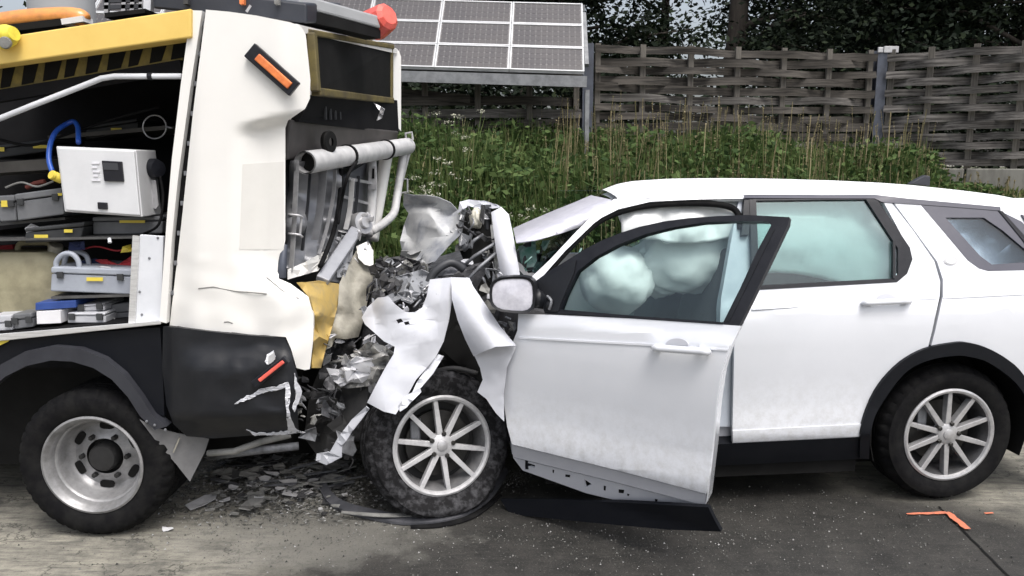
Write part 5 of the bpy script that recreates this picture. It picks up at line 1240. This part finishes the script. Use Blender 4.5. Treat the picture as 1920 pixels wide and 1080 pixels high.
case('flat_box', [(26, 618, .08), (62, 613, .08), (60, 586, .08), (25, 588, .08)], .2, 'case_mid', 'grey slotted metal block on the sill below the canister', cat='box', lid=.4)
wb = [T(69, 608, .08), T(114, 606, .08), T(113, 582, .08), T(68, 584, .08)]
t = tag(MB().hexa(wb, [p + Vector((0, .16, 0)) for p in wb]).build('white_box', 'white_paper', bevel=.002), 'small plain white box on the locker sill', 'box')
bb = [T(66, 582, .08), T(142, 577, .10), T(142, 563, .10), T(66, 568, .08)]
tag(MB().hexa(bb, [p + Vector((0, .2, 0)) for p in bb]).build('blue_box', 'blue_plastic', bevel=.003), 'flat blue box lying on top of the white box', 'box')
tag(MB().lathe([(0, .03), (.009, .03), (.011, .024), (.011, 0), (.006, -.002)], T(106, 566, .12), (0, 0, 1), 12).build('red_marker_pen', 'red_lens', smooth=40), 'tiny red marker standing up on the blue box', 'marker')
# jerrycan
def canister():
    t = thing('jerrycan', T(60, 588, .25), 'dirty beige plastic canister with handle and cap', 'canister')
    x0, x1 = T(-60, 588, .2).x, T(122, 588, .2).x; z0, z1 = T(0, 588, .18).z, T(0, 474, .18).z; y0, y1 = TY + .17, TY + .45
    mb = MB(); n = 28
    lev = [(0, .86), (.03, .97), (.1, 1), (.35, 1.0), (.40, .985), (.45, 1.0), (.8, 1.0), (.92, .95), (1.0, .82)]
    for k, s in lev:
        for i in range(n):
            w = 2 * math.pi * i / n; cx, sy = math.cos(w), math.sin(w)
            mb.v.append(Vector(((x0+x1)/2 + math.copysign(abs(cx) ** .45, cx) * (x1-x0)/2 * s, (y0+y1)/2 + math.copysign(abs(sy) ** .45, sy) * (y1-y0)/2 * s + .006 * math.sin(k * 9 + cx * 3), z0 + (z1-z0) * k)))
    m = len(lev)
    mb.f = [(j*n+i, j*n+(i+1) % n, (j+1)*n+(i+1) % n, (j+1)*n+i) for j in range(m-1) for i in range(n)] + [tuple(range(n-1, -1, -1)), tuple((m-1)*n+i for i in range(n))]
    mb.build('tank', 'jerrycan', t, smooth=50)
    MB().tube(curve_pts([T(34, 474, .3), T(38, 457, .3), T(70, 455, .3), T(92, 457, .3), T(96, 474, .3)], 5), .014, 8).build('handle', 'jerrycan', t, smooth=180)
    MB().lathe([(0, .05), (.028, .05), (.032, .045), (.032, 0)], T(103, 476, .26), (.35, -.25, .9), 16).build('cap', 'cream_sheet', t, smooth=40)
canister()
tag(MB().bar(T(-20, 466, .35), T(30, 462, .35), .05, .02).build('red_strap', 'red_cloth'), 'red strap end behind the top of the canister', 'strap')
crumple_pts = lambda pts, d: [(x, y, TY + d) for x, y in pts]
tag(crumple('red_cloth', crumple_pts([(178, 488), (200, 486), (222, 496), (246, 480), (248, 504), (225, 506), (205, 504)], .22), 'red_cloth', None, .04, 14, 2, 5), 'crumpled dark red cloth behind the grey tool case', 'cloth')
tag(crumple('blue_cloth', crumple_pts([(150, 490), (180, 485), (198, 494), (205, 503), (165, 504)], .24), 'navy_cloth', None, .03, 14, 3, 5), 'dark blue cloth beside the red one in the locker', 'cloth')
tag(MB().tube([T(178, 503, .14), T(190, 501, .12), T(208, 503, .12)], .006, 6).build('metal_tool', 'galvanised'), 'small shiny tool lying on the grey tool case', 'tool')
tag(MB().tube(curve_pts([T(98, 322, .12), T(92, 300, .14), T(94, 272, .18), T(104, 248, .24), T(122, 234, .3), T(138, 228, .32), T(146, 240, .3), T(147, 268, .22)], 6), .0115, 8).build('blue_hose', 'blue_hose', smooth=180), 'blue hose looping up behind the control cabinet', 'hose')
tag(MB().lathe([(0, .03), (.02, .03), (.022, .02), (.016, .015), (.022, .008), (.022, -.02), (.01, -.03)], T(107, 332, .11), (-.4, -.8, .4), 12).build('hose_coupling', 'sticker_yellow', smooth=40), 'small yellow hose coupling at the left of the control cabinet', 'coupling')
loop = [T(290 + 22 * math.cos(w), 238 + 22 * math.sin(w), .5) for w in [2 * math.pi * k / 24 for k in range(25)]]
tag(MB().tube(loop + [T(322, 240, .45)], .004, 6).build('wire_loop', 'galvanised', smooth=180), 'thin wire loop hanging in the dark locker above the cabinet', 'wire')
tag(MB().tube([T(50, 352, .3), T(66, 344, .3), T(84, 340, .3)], .012, 7).build('rusty_chain_piece', 'rusty_red', smooth=60), 'rusty red bar lying behind the flat grey case', 'bar')
tag(crumple('rag', crumple_pts([(46, 428), (58, 420), (72, 424), (76, 432), (50, 436)], .2), 'white_paper', None, .03, 9, 3, 4), 'pale rag lying on the dark flat case', 'rag')

# ---------------------------------------------------------------- on top of the truck
ab = thing('beacon_bar', T(60, 50, .25), 'long amber warning beacon lying along the yellow beam', 'beacon')
pts = [T(-60, 54, .25), T(0, 41, .25), T(60, 33, .25), T(120, 30, .25), T(150, 33, .25), T(163, 39, .25)]
MB().tube(curve_pts(pts, 4), [.040] * 17 + [.038, .035, .031, .026], 14).build('amber_dome', 'beacon_amber', ab, smooth=60)
MB().bar(T(-60, 66, .25), T(125, 44, .25), .09, .03).build('beacon_base', 'hazard_black', ab)
MB().bar(T(125, 44, .25), T(165, 38, .25), .09, .025).build('beacon_end', 'cabinet_white', ab)
yl = thing('yellow_work_lamp', T(8, 86, -.04), 'small bright yellow lamp at the left end of the yellow beam', 'lamp')
MB().lathe([(0, .05), (.03, .05), (.045, .02), (.05, -.02), (.04, -.05), (.0, -.06)], T(10, 68, -.03), (1, -.3, .2), 18).build('lamp_housing', 'yellow_lamp', yl, smooth=40)
MB().lathe([(0, .0), (.022, .0), (.026, -.01), (.02, -.03)], T(8, 80, -.08), (.2, -1, -.1), 14).build('lamp_foot', 'shard_grey', yl, smooth=40)
gm = thing('grey_mast', T(125, 40, 1.0), 'smooth grey mast rising behind the amber beacon', 'mast')
p = T(118, 40, 1.0)
MB().tube([Vector((p.x, p.y, 2.2)), Vector((p.x, p.y, 3.6))], .165, 28).build('mast_tube', 'mast_grey', gm, smooth=60)
MB().lathe([(.20, 0), (.20, .05), (.17, .06)], (p.x, p.y, 2.2), (0, 0, 1), 28).build('mast_flange', 'mast_grey', gm, smooth=40)
cg = thing('roof_cage', T(240, 20, .6), 'small metal cage with dark bars on the truck roof', 'cage')
for x in (200, 232, 248, 264): MB().bar(T(x, 26, .6), T(x + 4, -30, .6), .02, .02).build('cage_bar', 'galvanised', cg)
for y in (2, 14): MB().bar(T(196, y, .6), T(268, y - 2, .6), .02, .02, (0, 1, 0)).build('cage_rail', 'dark_sheet', cg)
MB().bar(T(278, 30, .5), T(280, -40, .5), .035, .035).build('cage_post', 'white_metal', cg)
MB().hexa([T(196, 33, .4), T(272, 24, .4), T(272, 16, .4), T(196, 24, .4)], [p + Vector((0, .3, 0)) for p in (T(196, 33, .4), T(272, 24, .4), T(272, 16, .4), T(196, 24, .4))]).build('cage_tray', 'hazard_black', cg)
# roof of the tail and the dark gear on it
MB().hexa([at(390, 20, 3.56), at(560, 46, 3.58), at(745, 92, 5.4), at(600, 70, 5.4)], [p - Vector((0, 0, .03)) for p in (at(390, 20, 3.56), at(560, 46, 3.58), at(745, 92, 5.4), at(600, 70, 5.4))]).build('tail_roof', 'truck_white', truck)
wn_ = thing('folded_sign_frame', at(430, 10, 3.9), 'dark folded sign frame lying on top of the truck tail', 'frame')
MB().hexa([at(288, 16, 3.75), at(575, 44, 3.75), at(575, 6, 3.75), at(288, -30, 3.75)], [at(288, 16, 4.4), at(640, 44, 4.4), at(640, 6, 4.4), at(288, -30, 4.4)]).build('frame_body', 'dark_navy', wn_, bevel=.01)
for x, m in ((455, 'orange_lens'), (520, 'shard_grey'), (350, 'shard_dark')): MB().box(at(x, 2, 3.73), (.02, .03, .03)).build('small_fitting', m, wn_)
MB().tube([at(462, 22, 3.72), at(470, 10, 3.72)], .006, 6).build('pin', 'galvanised', wn_)
aw = thing('warning_arm', at(620, 40, 4.2), 'grey arm with dark underside ending in the orange red lamp', 'arm')
a0, a1 = at(548, 2, 3.85), at(706, 44, 4.35)
MB().bar(a0, a1, .09, .06).build('arm_beam', 'mast_grey', aw, bevel=.01)
MB().bar(a0 + Vector((0, 0, -.06)), a1 + Vector((-.02, 0, -.055)), .10, .05).build('arm_underside', 'hazard_black', aw)
MB().box(a1 + Vector((-.03, -.05, .02)), (.045, .012, .03)).build('arm_plate', 'white_metal', aw)
rl = at(712, 40, 4.38); ra = Vector((.62, -.5, .25)).normalized()
lamp = thing('red_lamp', rl, 'orange red round warning lamp at the end of the grey arm', 'lamp')
MB().lathe([(0, .085), (.05, .08), (.072, .06), (.08, .0), (.085, -.05), (.06, -.075), (0, -.075)], rl, ra, 10).build('lens', 'red_lens', lamp, smooth=20)
MB().lathe([(.05, -.075), (.06, -.10), (.0, -.10)], rl, ra, 14).build('lamp_socket', 'yellow_worn', lamp, smooth=30)

# ---------------------------------------------------------------- tail of the truck, seen at a slant
def quadp(name, pts, m, parent=truck, thick=(-.02, 0, 0), bevel=0, smooth=None):
    P = [at(*p) for p in pts]; return MB().hexa(P, [p + Vector(thick) for p in P]).build(name, m, parent, bevel=bevel, smooth=smooth)
sb = quadp('sign_recess', [(592, 172, 3.75), (732, 190, 5.25), (732, 92, 5.25), (582, 62, 3.75)], 'hazard_black')
for a, b_, w in (((574, 60, 3.70), (735, 88, 5.3), .035), ((592, 172, 3.72), (733, 189, 5.28), .045), ((584, 62, 3.71), (592, 172, 3.71), .05), ((731, 90, 5.28), (731, 188, 5.28), .05)):
    MB().bar(at(*a), at(*b_), w, w * .8).build('sign_frame', 'frame_yellow', sb, bevel=.006)
fp = sheet([(732, 86), (745, 92), (752, 106), (752, 246), (734, 224)], lambda x, y: at(x, y, 5.35 + .004 * (x - 732)), 12).build('far_corner_shell', 'truck_white', truck, smooth=50, solid=.05)
quadp('far_side_panel', [(748, 95, 5.42), (752, 106, 5.45), (752, 240, 5.45), (748, 240, 5.42)], 'truck_white', thick=(-1.5, .05, 0))
quadp('housing_upper', [(560, 228, 3.72), (748, 252, 5.35), (745, 188, 5.35), (584, 178, 3.72)], 'locker_dark', thick=(-.04, 0, 0))
quadp('housing_face', [(540, 300, 3.68), (740, 292, 5.3), (748, 246, 5.3), (546, 224, 3.68)], 'dark_warm', thick=(-.06, 0, 0), bevel=.01)
for i in range(6): MB().bar(at(610 + i * 9, 196, 4.0 + i * .09), at(611 + i * 9, 224, 4.0 + i * .09), .008, .02).build('vent_slat', 'dark_sheet', truck)
crumple('bracket_scrap', [(700, 192, 4.8), (722, 204, 4.8), (716, 222, 4.8), (706, 226, 4.8), (712, 208, 4.8)], 'galvanised', truck, .03, 8, 2, 4)
MB().lathe([(.02, .01), (.05, .01), (.055, 0), (.05, -.02)], at(618, 266, 3.93), (1, -.35, 0), 20).build('round_grommet', 'hazard_black', truck, smooth=40)
# recessed tail wall
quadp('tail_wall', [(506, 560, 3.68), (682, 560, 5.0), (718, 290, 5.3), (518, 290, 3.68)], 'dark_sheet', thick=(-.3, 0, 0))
# ribbed grey sheets hanging in the recess
def rib_sheet(name, pts, m, amp, n, seed):
    f = depth_field([(x, y, d) for x, y, d in pts])
    x0 = min(p[0] for p in pts); x1 = max(p[0] for p in pts)
    def g(x, y):
        p = f(x, y); return p + Vector((amp * math.sin((x - x0 - (y - 300) * -.08) / (x1 - x0) * n * 6.28), 0, 0))
    return sheet([(p[0], p[1]) for p in pts], g, 5).build(name, m, truck, smooth=60, solid=.004)
rib_sheet('ribbed_sheet', [(541, 300, 3.66), (600, 305, 3.9), (640, 312, 4.2), (636, 380, 4.2), (622, 440, 4.1), (608, 478, 4.0), (575, 492, 3.85), (540, 505, 3.68), (536, 420, 3.65)], 'grey_sheet', .03, 3.5, 1)
crumple('lower_lip', [(540, 505, 3.62), (575, 490, 3.75), (610, 470, 3.95), (622, 444, 4.0), (614, 486, 3.95), (596, 508, 3.85), (560, 518, 3.68), (540, 524, 3.6)], 'truck_white', truck, .01, 30, 1, 7)
MB().tube(curve_pts([at(640, 316, 4.15), at(636, 380, 4.12), at(624, 440, 4.02), at(600, 500, 3.85)], 5), .012, 7).build('sheet_edge_seal', 'rubber', truck, smooth=180)
MB().tube([at(534, 460, 3.62), at(530, 490, 3.58), at(528, 520, 3.58)], [.014, .02, .022], 8).build('bolt_housing', 'post_steel', truck, smooth=60)
for y in (402, 438):
    MB().tube(curve_pts([at(540, y, 3.66), at(560, y + 2, 3.66), at(567, y + 6, 3.68)], 3), .006, 6).build('step_rung', 'galvanised', truck, smooth=180)
MB().tube([at(566, 405, 3.68), at(562, 442, 3.68)], .006, 6).build('step_side', 'galvanised', truck)
quadp('dark_plate', [(634, 440, 4.3), (690, 425, 4.8), (694, 300, 4.8), (648, 330, 4.3)], 'slate_plate', thick=(-.02, 0, 0))
for (a, b_) in (((654, 335, 4.27), (700, 344, 4.7)), ((642, 368, 4.25), (690, 382, 4.7))): MB().bar(at(*a), at(*b_), .01, .015).build('plate_seam', 'galvanised', truck)
# crash beam tube and uprights
tb0, tb1 = at(572, 305, 3.72), at(764, 274, 5.25)
tube_o = MB().tube([tb0, tb0.lerp(tb1, .35), tb0.lerp(tb1, .7), tb1], .053, 24, cap=False)
tube_o.tube([tb0 + (tb1 - tb0) * .001, tb1], .046, 24, cap=False)
beam = tube_o.build('crash_tube', 'pipe_grey', truck, smooth=60)
MB().lathe([(0, -.06), (.046, -.06)], tb0, (tb0 - tb1), 24).build('tube_plug', 'hazard_black', beam)
for k in (.33, .72):
    c = tb0.lerp(tb1, k); MB().lathe([(.054, -.012), (.060, -.012), (.060, .012), (.054, .012)], c, (tb0 - tb1), 24).build('cable_tie', 'rubber', beam, smooth=40)
MB().tube(curve_pts([tb0.lerp(tb1, .33) + Vector((.05, 0, -.03)), at(652, 330, 4.0), at(640, 380, 4.05), at(634, 420, 4.0)], 5), .008, 6).build('hanging_cable', 'rubber', beam, smooth=180)
MB().tube([at(762, 262, 5.2), at(760, 250, 5.2), at(772, 248, 5.2), at(774, 262, 5.2)], .008, 6).build('ring_bolt', 'galvanised', beam)
def upright(name, pts, r, m='pipe_grey', n=10): return MB().tube(curve_pts([at(*p) for p in pts], 6), r, n).build(name, m, truck, smooth=180)
upright('upright_tube', [(696, 292, 4.75), (697, 340, 4.72), (696, 400, 4.7), (690, 440, 4.6)], .030)
upright('upright_tube', [(724, 292, 5.0), (716, 340, 5.0), (704, 410, 4.95), (698, 450, 4.9)], .040, 'truck_white')
upright('bent_guard_tube', [(757, 282, 5.2), (750, 330, 5.15), (744, 370, 5.1), (738, 400, 5.0), (718, 420, 4.8), (698, 432, 4.6)], .026, 'pipe_grey')
upright('bent_guard_tube', [(768, 280, 5.25), (762, 300, 5.25), (752, 340, 5.25)], .016, 'pipe_grey')
MB().tube([at(752, 335, 5.2), at(764, 336, 5.2), at(764, 360, 5.2), at(750, 362, 5.2)], .007, 6).build('hook_loop', 'galvanised', truck)
MB().hexa([at(690, 355, 4.66), at(706, 355, 4.66), at(704, 312, 4.66), at(692, 312, 4.66)], [at(690, 355, 4.72), at(706, 355, 4.72), at(704, 312, 4.72), at(692, 312, 4.72)]).build('slotted_lug', 'galvanised', truck)
MB().hexa([at(697, 335, 4.655), at(702, 335, 4.655), at(702, 316, 4.655), at(698, 316, 4.655)], [at(697, 335, 4.659), at(702, 335, 4.659), at(702, 316, 4.659), at(698, 316, 4.659)]).build('lug_slot', 'hazard_black', truck)
# swivel joint and diagonal strut
jc = at(676, 420, 4.35)
jt = MB().lathe([(0, .05), (.03, .05), (.034, .03), (.06, .03), (.064, .0), (.064, -.04), (.03, -.05)], jc, (.75, -.6, .25), 20).build('swivel_joint', 'galvanised', truck, smooth=40)
for k in range(5): MB().box(jc + Vector((random.uniform(-.05, .08), random.uniform(-.05, .05), random.uniform(-.06, .07))), (.03, .03, .02), Matrix.Rotation(random.random() * 3, 3, 'Y')).build('joint_lug', 'galvanised', jt, bevel=.004)
MB().bar(at(604, 526, 3.85), at(668, 432, 4.3), .065, .035, (0, 1, 0)).build('diagonal_strut', 'strut_grey', truck, bevel=.006)
MB().bar(at(660, 440, 4.35), at(640, 520, 4.1), .04, .03, (0, 1, 0)).build('rear_strut', 'grey_sheet', truck, bevel=.006)
# lower skirts: yellow plate, beige crushed panel
crumple('yellow_plate', [(556, 530, 3.66), (600, 527, 3.80), (636, 532, 3.95), (634, 570, 3.93), (624, 610, 3.88), (612, 650, 3.83), (602, 690, 3.78), (584, 690, 3.68), (588, 640, 3.66), (588, 590, 3.66), (578, 556, 3.66)], 'yellow_worn', truck, .012, 30, 3, 7, solid=.006, smooth=50)
for k in range(12):
    x = 632 - k * 2.6; y = 545 + k * 12
    MB().lathe([(0, .004), (.006, .003), (.007, 0)], at(x - 4, y, 3.93 - k * .012) , (.8, -.6, 0), 8).build('rivet', 'shard_dark', truck)
crumple('beige_skirt', [(636, 532, 3.97), (650, 500, 4.1), (668, 470, 4.25), (690, 455, 4.35), (700, 480, 4.3), (700, 520, 4.2), (690, 560, 4.1), (682, 600, 4.0), (672, 632, 3.95), (648, 636, 3.9), (628, 634, 3.88), (622, 650, 3.86), (612, 655, 3.83), (624, 610, 3.9), (634, 570, 3.95)], 'cream_sheet', truck, .04, 40, 6.5, 7, solid=.006, inner=[(660, 560, 3.95), (650, 600, 3.9)], smooth=60, facets=False)
crumple('white_bracket', [(668, 462, 4.2), (690, 452, 4.25), (700, 470, 4.22), (700, 500, 4.15), (684, 496, 4.12), (672, 484, 4.15)], 'truck_white', truck, .02, 25, 2, 7)
crumple('grey_cover_plate', [(622, 455, 4.15), (655, 438, 4.35), (668, 455, 4.3), (650, 500, 4.15), (636, 530, 4.02), (612, 526, 3.9), (608, 500, 3.95)], 'grey_sheet', truck, .03, 30, 4, 7)
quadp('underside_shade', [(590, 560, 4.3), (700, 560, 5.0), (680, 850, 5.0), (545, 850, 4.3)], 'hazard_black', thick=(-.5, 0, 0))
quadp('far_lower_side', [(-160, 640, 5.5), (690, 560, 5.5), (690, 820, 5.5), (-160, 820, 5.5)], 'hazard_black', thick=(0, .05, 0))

# bent light-grey sheet edges and straps hanging in the tail recess
for pts, w, m in (([(556, 300, 3.70), (553, 380, 3.68), (548, 470, 3.66), (544, 510, 3.64)], .012, 'galvanised'), ([(582, 312, 3.80), (576, 390, 3.78), (566, 470, 3.76)], .008, 'dark_sheet'),
                  ([(606, 315, 3.92), (600, 390, 3.9), (590, 450, 3.86)], .02, 'grey_sheet'), ([(628, 318, 4.05), (624, 370, 4.05), (612, 430, 4.0), (598, 476, 3.9)], .010, 'galvanised'),
                  ([(660, 335, 4.3), (656, 390, 4.28), (648, 430, 4.22)], .014, 'pipe_grey'), ([(672, 330, 4.4), (668, 380, 4.38), (664, 410, 4.35)], .010, 'dark_sheet')):
    P = curve_pts([at(*p) for p in pts], 5)
    mb = MB()
    for p in P: mb.v += [p + Vector((w, -.006, 0)), p + Vector((-w, .006, 0)), p + Vector((-w, .016, 0)), p + Vector((w, .004, 0))]
    mb.f = [(4*i+e, 4*i+(e+1) % 4, 4*i+4+(e+1) % 4, 4*i+4+e) for i in range(len(P)-1) for e in range(4)] + [(0, 1, 2, 3), (4*len(P)-1, 4*len(P)-2, 4*len(P)-3, 4*len(P)-4)]
    mb.build('bent_strap', m, truck, smooth=40)
crumple('torn_tail_sheet', [(640, 440, 4.2), (664, 446, 4.2), (660, 480, 4.12), (646, 520, 4.0), (632, 520, 4.0), (630, 480, 4.1)], 'torn_grey', truck, .05, 16, 4.1, 6)
rd2 = random.Random(91)
for k in range(22):
    fragment(rd2.uniform(628, 690), rd2.uniform(430, 530), rd2.uniform(4.05, 4.3), rd2.uniform(5, 14), rd2.choice(['torn_grey', 'galvanised', 'dark_sheet', 'torn_white']), rd2, truck, 'tail_fragment', rd2.choice([.2, .4, .7]))
for k in range(26):
    fragment(rd2.uniform(520, 600), rd2.uniform(690, 812), rd2.uniform(3.58, 3.75), rd2.uniform(5, 15), rd2.choice(['shard_dark', 'shard_grey', 'engine_dark', 'torn_grey']), rd2, truck, 'bumper_fragment', rd2.choice([.2, .4, .7]))
# cables, straps and small odds and ends in the locker
for lab, pts, r, m in (('black cable drooping from the control cabinet to the shelf', [(300, 330, .2), (306, 370, .18), (298, 420, .16), (270, 438, .18)], .006, 'rubber'),
                       ('black cable slung under the hazard board', [(0, 262, .3), (60, 272, .34), (130, 250, .36), (210, 224, .4), (300, 200, .4)], .007, 'rubber'),
                       ('grey cable lying over the flat cases left of the cabinet', [(10, 352, .2), (40, 342, .22), (70, 350, .2), (100, 340, .18)], .005, 'shard_grey'),
                       ('thin red cable behind the grey tool case', [(150, 470, .25), (180, 462, .25), (220, 470, .22), (246, 462, .2)], .004, 'red_cloth')):
    tag(MB().tube(curve_pts([T(*p) for p in pts], 6), r, 7).build('cable', m, smooth=180), lab, 'cable')
for lab, q, m in (('small dark pouch on the shelf right of the canister', [(128, 470), (160, 468), (158, 452), (130, 454)], 'navy_cloth'), ('yellow cloth corner between the case and the divider', [(226, 474), (248, 472), (246, 458), (230, 462)], 'sticker_yellow'),
                  ('crushed silver wrapper on the locker sill', [(200, 604), (216, 604), (214, 596), (203, 595)], 'galvanised')):
    tag(crumple('odd_item', [(x, y, TY + .16) for x, y in q], m, None, .03, 8, 2.2, 4), lab, 'item')

# ================================================================ debris on the road
rnd = random.Random(77)
def shard(px, py, size, m, rd, z=.006, asp=None, name='debris_shard', parent=None, curl=None):
    c = on_ground(px, py); n = rd.randint(5, 7); a0 = rd.uniform(0, 6.28); asp = asp or rd.uniform(.4, .9); curl = rd.uniform(.0, .35) if curl is None else curl
    pts = []
    for i in range(n):
        w = 2 * math.pi * i / n + rd.uniform(-.3, .3); r = size * rd.uniform(.6, 1.15)
        x, y = math.cos(w) * r, math.sin(w) * r * asp
        pts.append(Vector((c.x + x * math.cos(a0) - y * math.sin(a0), c.y + x * math.sin(a0) + y * math.cos(a0), z + abs(x) * curl + rd.uniform(0, size * .1))))
    mid = sum(pts, Vector()) / n; mid.z = z + .002
    mb = MB(); mb.v = pts + [mid]; mb.f = [(i, (i + 1) % n, n) for i in range(n)]; mb.sheet = True
    if (pts[1] - pts[0]).cross(mid - pts[0]).z < 0: mb.f = [tuple(reversed(f)) for f in mb.f]
    return mb.build(name, m, parent, solid=.004)
big = [(475, 950, .15, 'shard_grey', 'flat grey slab lying in front of the debris heap'), (385, 945, .12, 'shard_light', 'pale grey shard beside the dual truck wheel'),
       (312, 995, .035, 'white_paper', 'small white scrap right of the truck tyre'), (560, 925, .11, 'shard_light', 'light grey curled shard left of the front car wheel'),
       (540, 870, .11, 'shard_grey', 'long grey shard under the truck tail'), (500, 890, .10, 'shard_dark', 'dark bent shard under the bumper corner'),
       (430, 895, .08, 'shard_grey', 'grey shard behind the mud flap'), (610, 945, .05, 'shard_dark', 'dark shard inside the loop of the fallen trim'),
       (585, 895, .07, 'shard_light', 'pale splinter just below the chrome trim shard')]
for x, y, s, m, lab in big: tag(shard(x, y, s, m, rnd, curl=rnd.uniform(.1, .3)), lab, 'debris')
for k in range(150):
    x = rnd.uniform(395, 660); y = rnd.uniform(850, 945) if rnd.random() < .8 else rnd.uniform(900, 985)
    m = rnd.choice(['shard_grey', 'shard_dark', 'shard_grey', 'shard_grey', 'shard_light'])
    o = shard(x, y, rnd.uniform(.015, .075) if y < 925 else rnd.uniform(.01, .04), m, rnd, z=rnd.uniform(.004, .05))
    where = 'right behind the mud flap' if x < 470 else ('below the bumper corner' if x < 560 else 'close to the flat front wheel')
    tag(o, '%s plastic splinter in the debris %s' % ({'shard_grey': 'grey', 'shard_dark': 'blackish', 'shard_light': 'pale'}[m], where), 'debris', '%s splinters %s' % (m.split('_')[1], where))
for k in range(26):
    x, y = rnd.uniform(400, 640), rnd.uniform(850, 930); c = on_ground(x, y); w = rnd.uniform(-.6, .6); L = rnd.uniform(.05, .16)
    o = MB().bar(c + Vector((-L * math.cos(w), -L * math.sin(w), rnd.uniform(.01, .04))), c + Vector((L * math.cos(w), L * math.sin(w), rnd.uniform(.01, .07))), rnd.uniform(.008, .03), .005).build('debris_strip', rnd.choice(['shard_grey', 'shard_dark', 'engine_grey']))
    tag(o, 'bent grey strip in the debris heap under the truck tail', 'debris', 'strips in the debris heap')
# fine fragments bedded between the larger splinters
rgd = np.random.default_rng(8); nn = 7500
fx, fy = rgd.normal(540, 100, nn), np.clip(rgd.normal(905, 30, nn), 845, 985)
cc = np.array([tuple(on_ground(a, b)) for a, b in zip(fx, fy)]); cc[:, 2] += .004 + rgd.uniform(0, .02, nn) * (fy < 930)
fl_ = leaf_quads(cc, .013, rgd); fl_[..., 2] = cc[:, None, 2] + (fl_[..., 2] - cc[:, None, 2]) * .35; fl_[..., 2] = np.maximum(fl_[..., 2], .003)
tag(quads('fine_fragments', fl_, 'chips', None, (-1, 3.6, 0)), 'fine plastic crumbs between truck wheel and car wheel', 'crumbs', kind='stuff')
# fallen wheel-arch trim curving round the front wheel
def flat_strip(name, pts, w0, m, label, h=.03):
    P = curve_pts(pts, 8); mb = MB(); n = len(P)
    for i, p in enumerate(P):
        t = (P[min(i+1, n-1)] - P[max(i-1, 0)]).normalized(); s = Vector((-t.y, t.x, 0)); w = w0 * (.35 + .65 * math.sin(math.pi * min(1, (i + 1) / n)))
        mb.v += [p + s * w, p + s * w + Vector((0, 0, h)), p - s * w + Vector((0, 0, h * .45)), p - s * w]
    mb.f = [(4*i+e, 4*i+(e+1) % 4, 4*i+4+(e+1) % 4, 4*i+4+e) for i in range(n-1) for e in range(4)] + [(0, 1, 2, 3), (4*n-1, 4*n-2, 4*n-3, 4*n-4)]
    return tag(mb.build(name, m, smooth=40), label, 'trim')
flat_strip('wheel_arch_trim', [on_ground(608, 880, .02), on_ground(606, 915, .02), on_ground(630, 948, .01), on_ground(690, 968, .006), on_ground(770, 980, .006), on_ground(850, 972, .01), on_ground(915, 935, .03), on_ground(950, 885, .06)], .028, 'trim_strip', 'black arch trim fallen in a curve round the front wheel')
flat_strip('rubber_lip', [on_ground(770, 990, .004), on_ground(830, 986, .004), on_ground(890, 968, .004), on_ground(940, 930, .004)], .016, 'rubber', 'thin black rubber lip lying outside the fallen arch trim', .012)
flat_strip('grey_trim', [on_ground(640, 962, .03), on_ground(720, 968, .034), on_ground(800, 964, .036), on_ground(860, 950, .04)], .012, 'shard_grey', 'thin dusty grey strip lying on the fallen arch trim', .01)
# dirt heap below the tyre, glass crumbs and grit
rg = np.random.default_rng(3); pts = []
for (cx, cy, sx, sy, n) in ((520, 915, 110, 38, 2600), (680, 940, 70, 30, 900), (955, 895, 22, 14, 500), (1100, 985, 260, 36, 900), (1560, 1000, 230, 50, 900), (700, 1020, 330, 40, 900), (1250, 1010, 400, 50, 700), (360, 960, 60, 30, 400)):
    x = rg.normal(cx, sx, n); y = np.clip(rg.normal(cy, sy, n), 835, 1090)
    for a, b in zip(x, y): p = on_ground(a, b); pts.append((p.x, p.y, .003))
pts = np.array(pts); n = len(pts); s = rg.uniform(.0009, .004, (n, 1)) * rg.choice([1, 1, 1, 1, 1.8], (n, 1))
tri = []
for f in ([(1, 0, 0), (-.5, .87, 0), (-.5, -.87, 0)], [(1, 0, 0), (-.5, .87, 0), (0, 0, 1.1)], [(-.5, .87, 0), (-.5, -.87, 0), (0, 0, 1.1)], [(-.5, -.87, 0), (1, 0, 0), (0, 0, 1.1)]):
    tri.append(np.stack([pts + s * np.array(v) for v in f], 1))
tri = np.stack(tri, 1).reshape(n * 4, 3, 3)
me = bpy.data.meshes.new('grit')
vv = np.stack([pts + s * np.array(v) for v in ((1, 0, 0), (-.5, .87, 0), (-.5, -.87, 0), (0, 0, 1.1))], 1).reshape(-1, 3)
me.from_pydata(vv.tolist(), [], [f for i in range(n) for f in ((4*i, 4*i+1, 4*i+3), (4*i+1, 4*i+2, 4*i+3), (4*i+2, 4*i, 4*i+3))])
me.materials.append(M['chips']); o = bpy.data.objects.new('glass_grit', me); COL.objects.link(o)
tag(o, 'glass crumbs and grit scattered over the road', 'grit', kind='stuff')
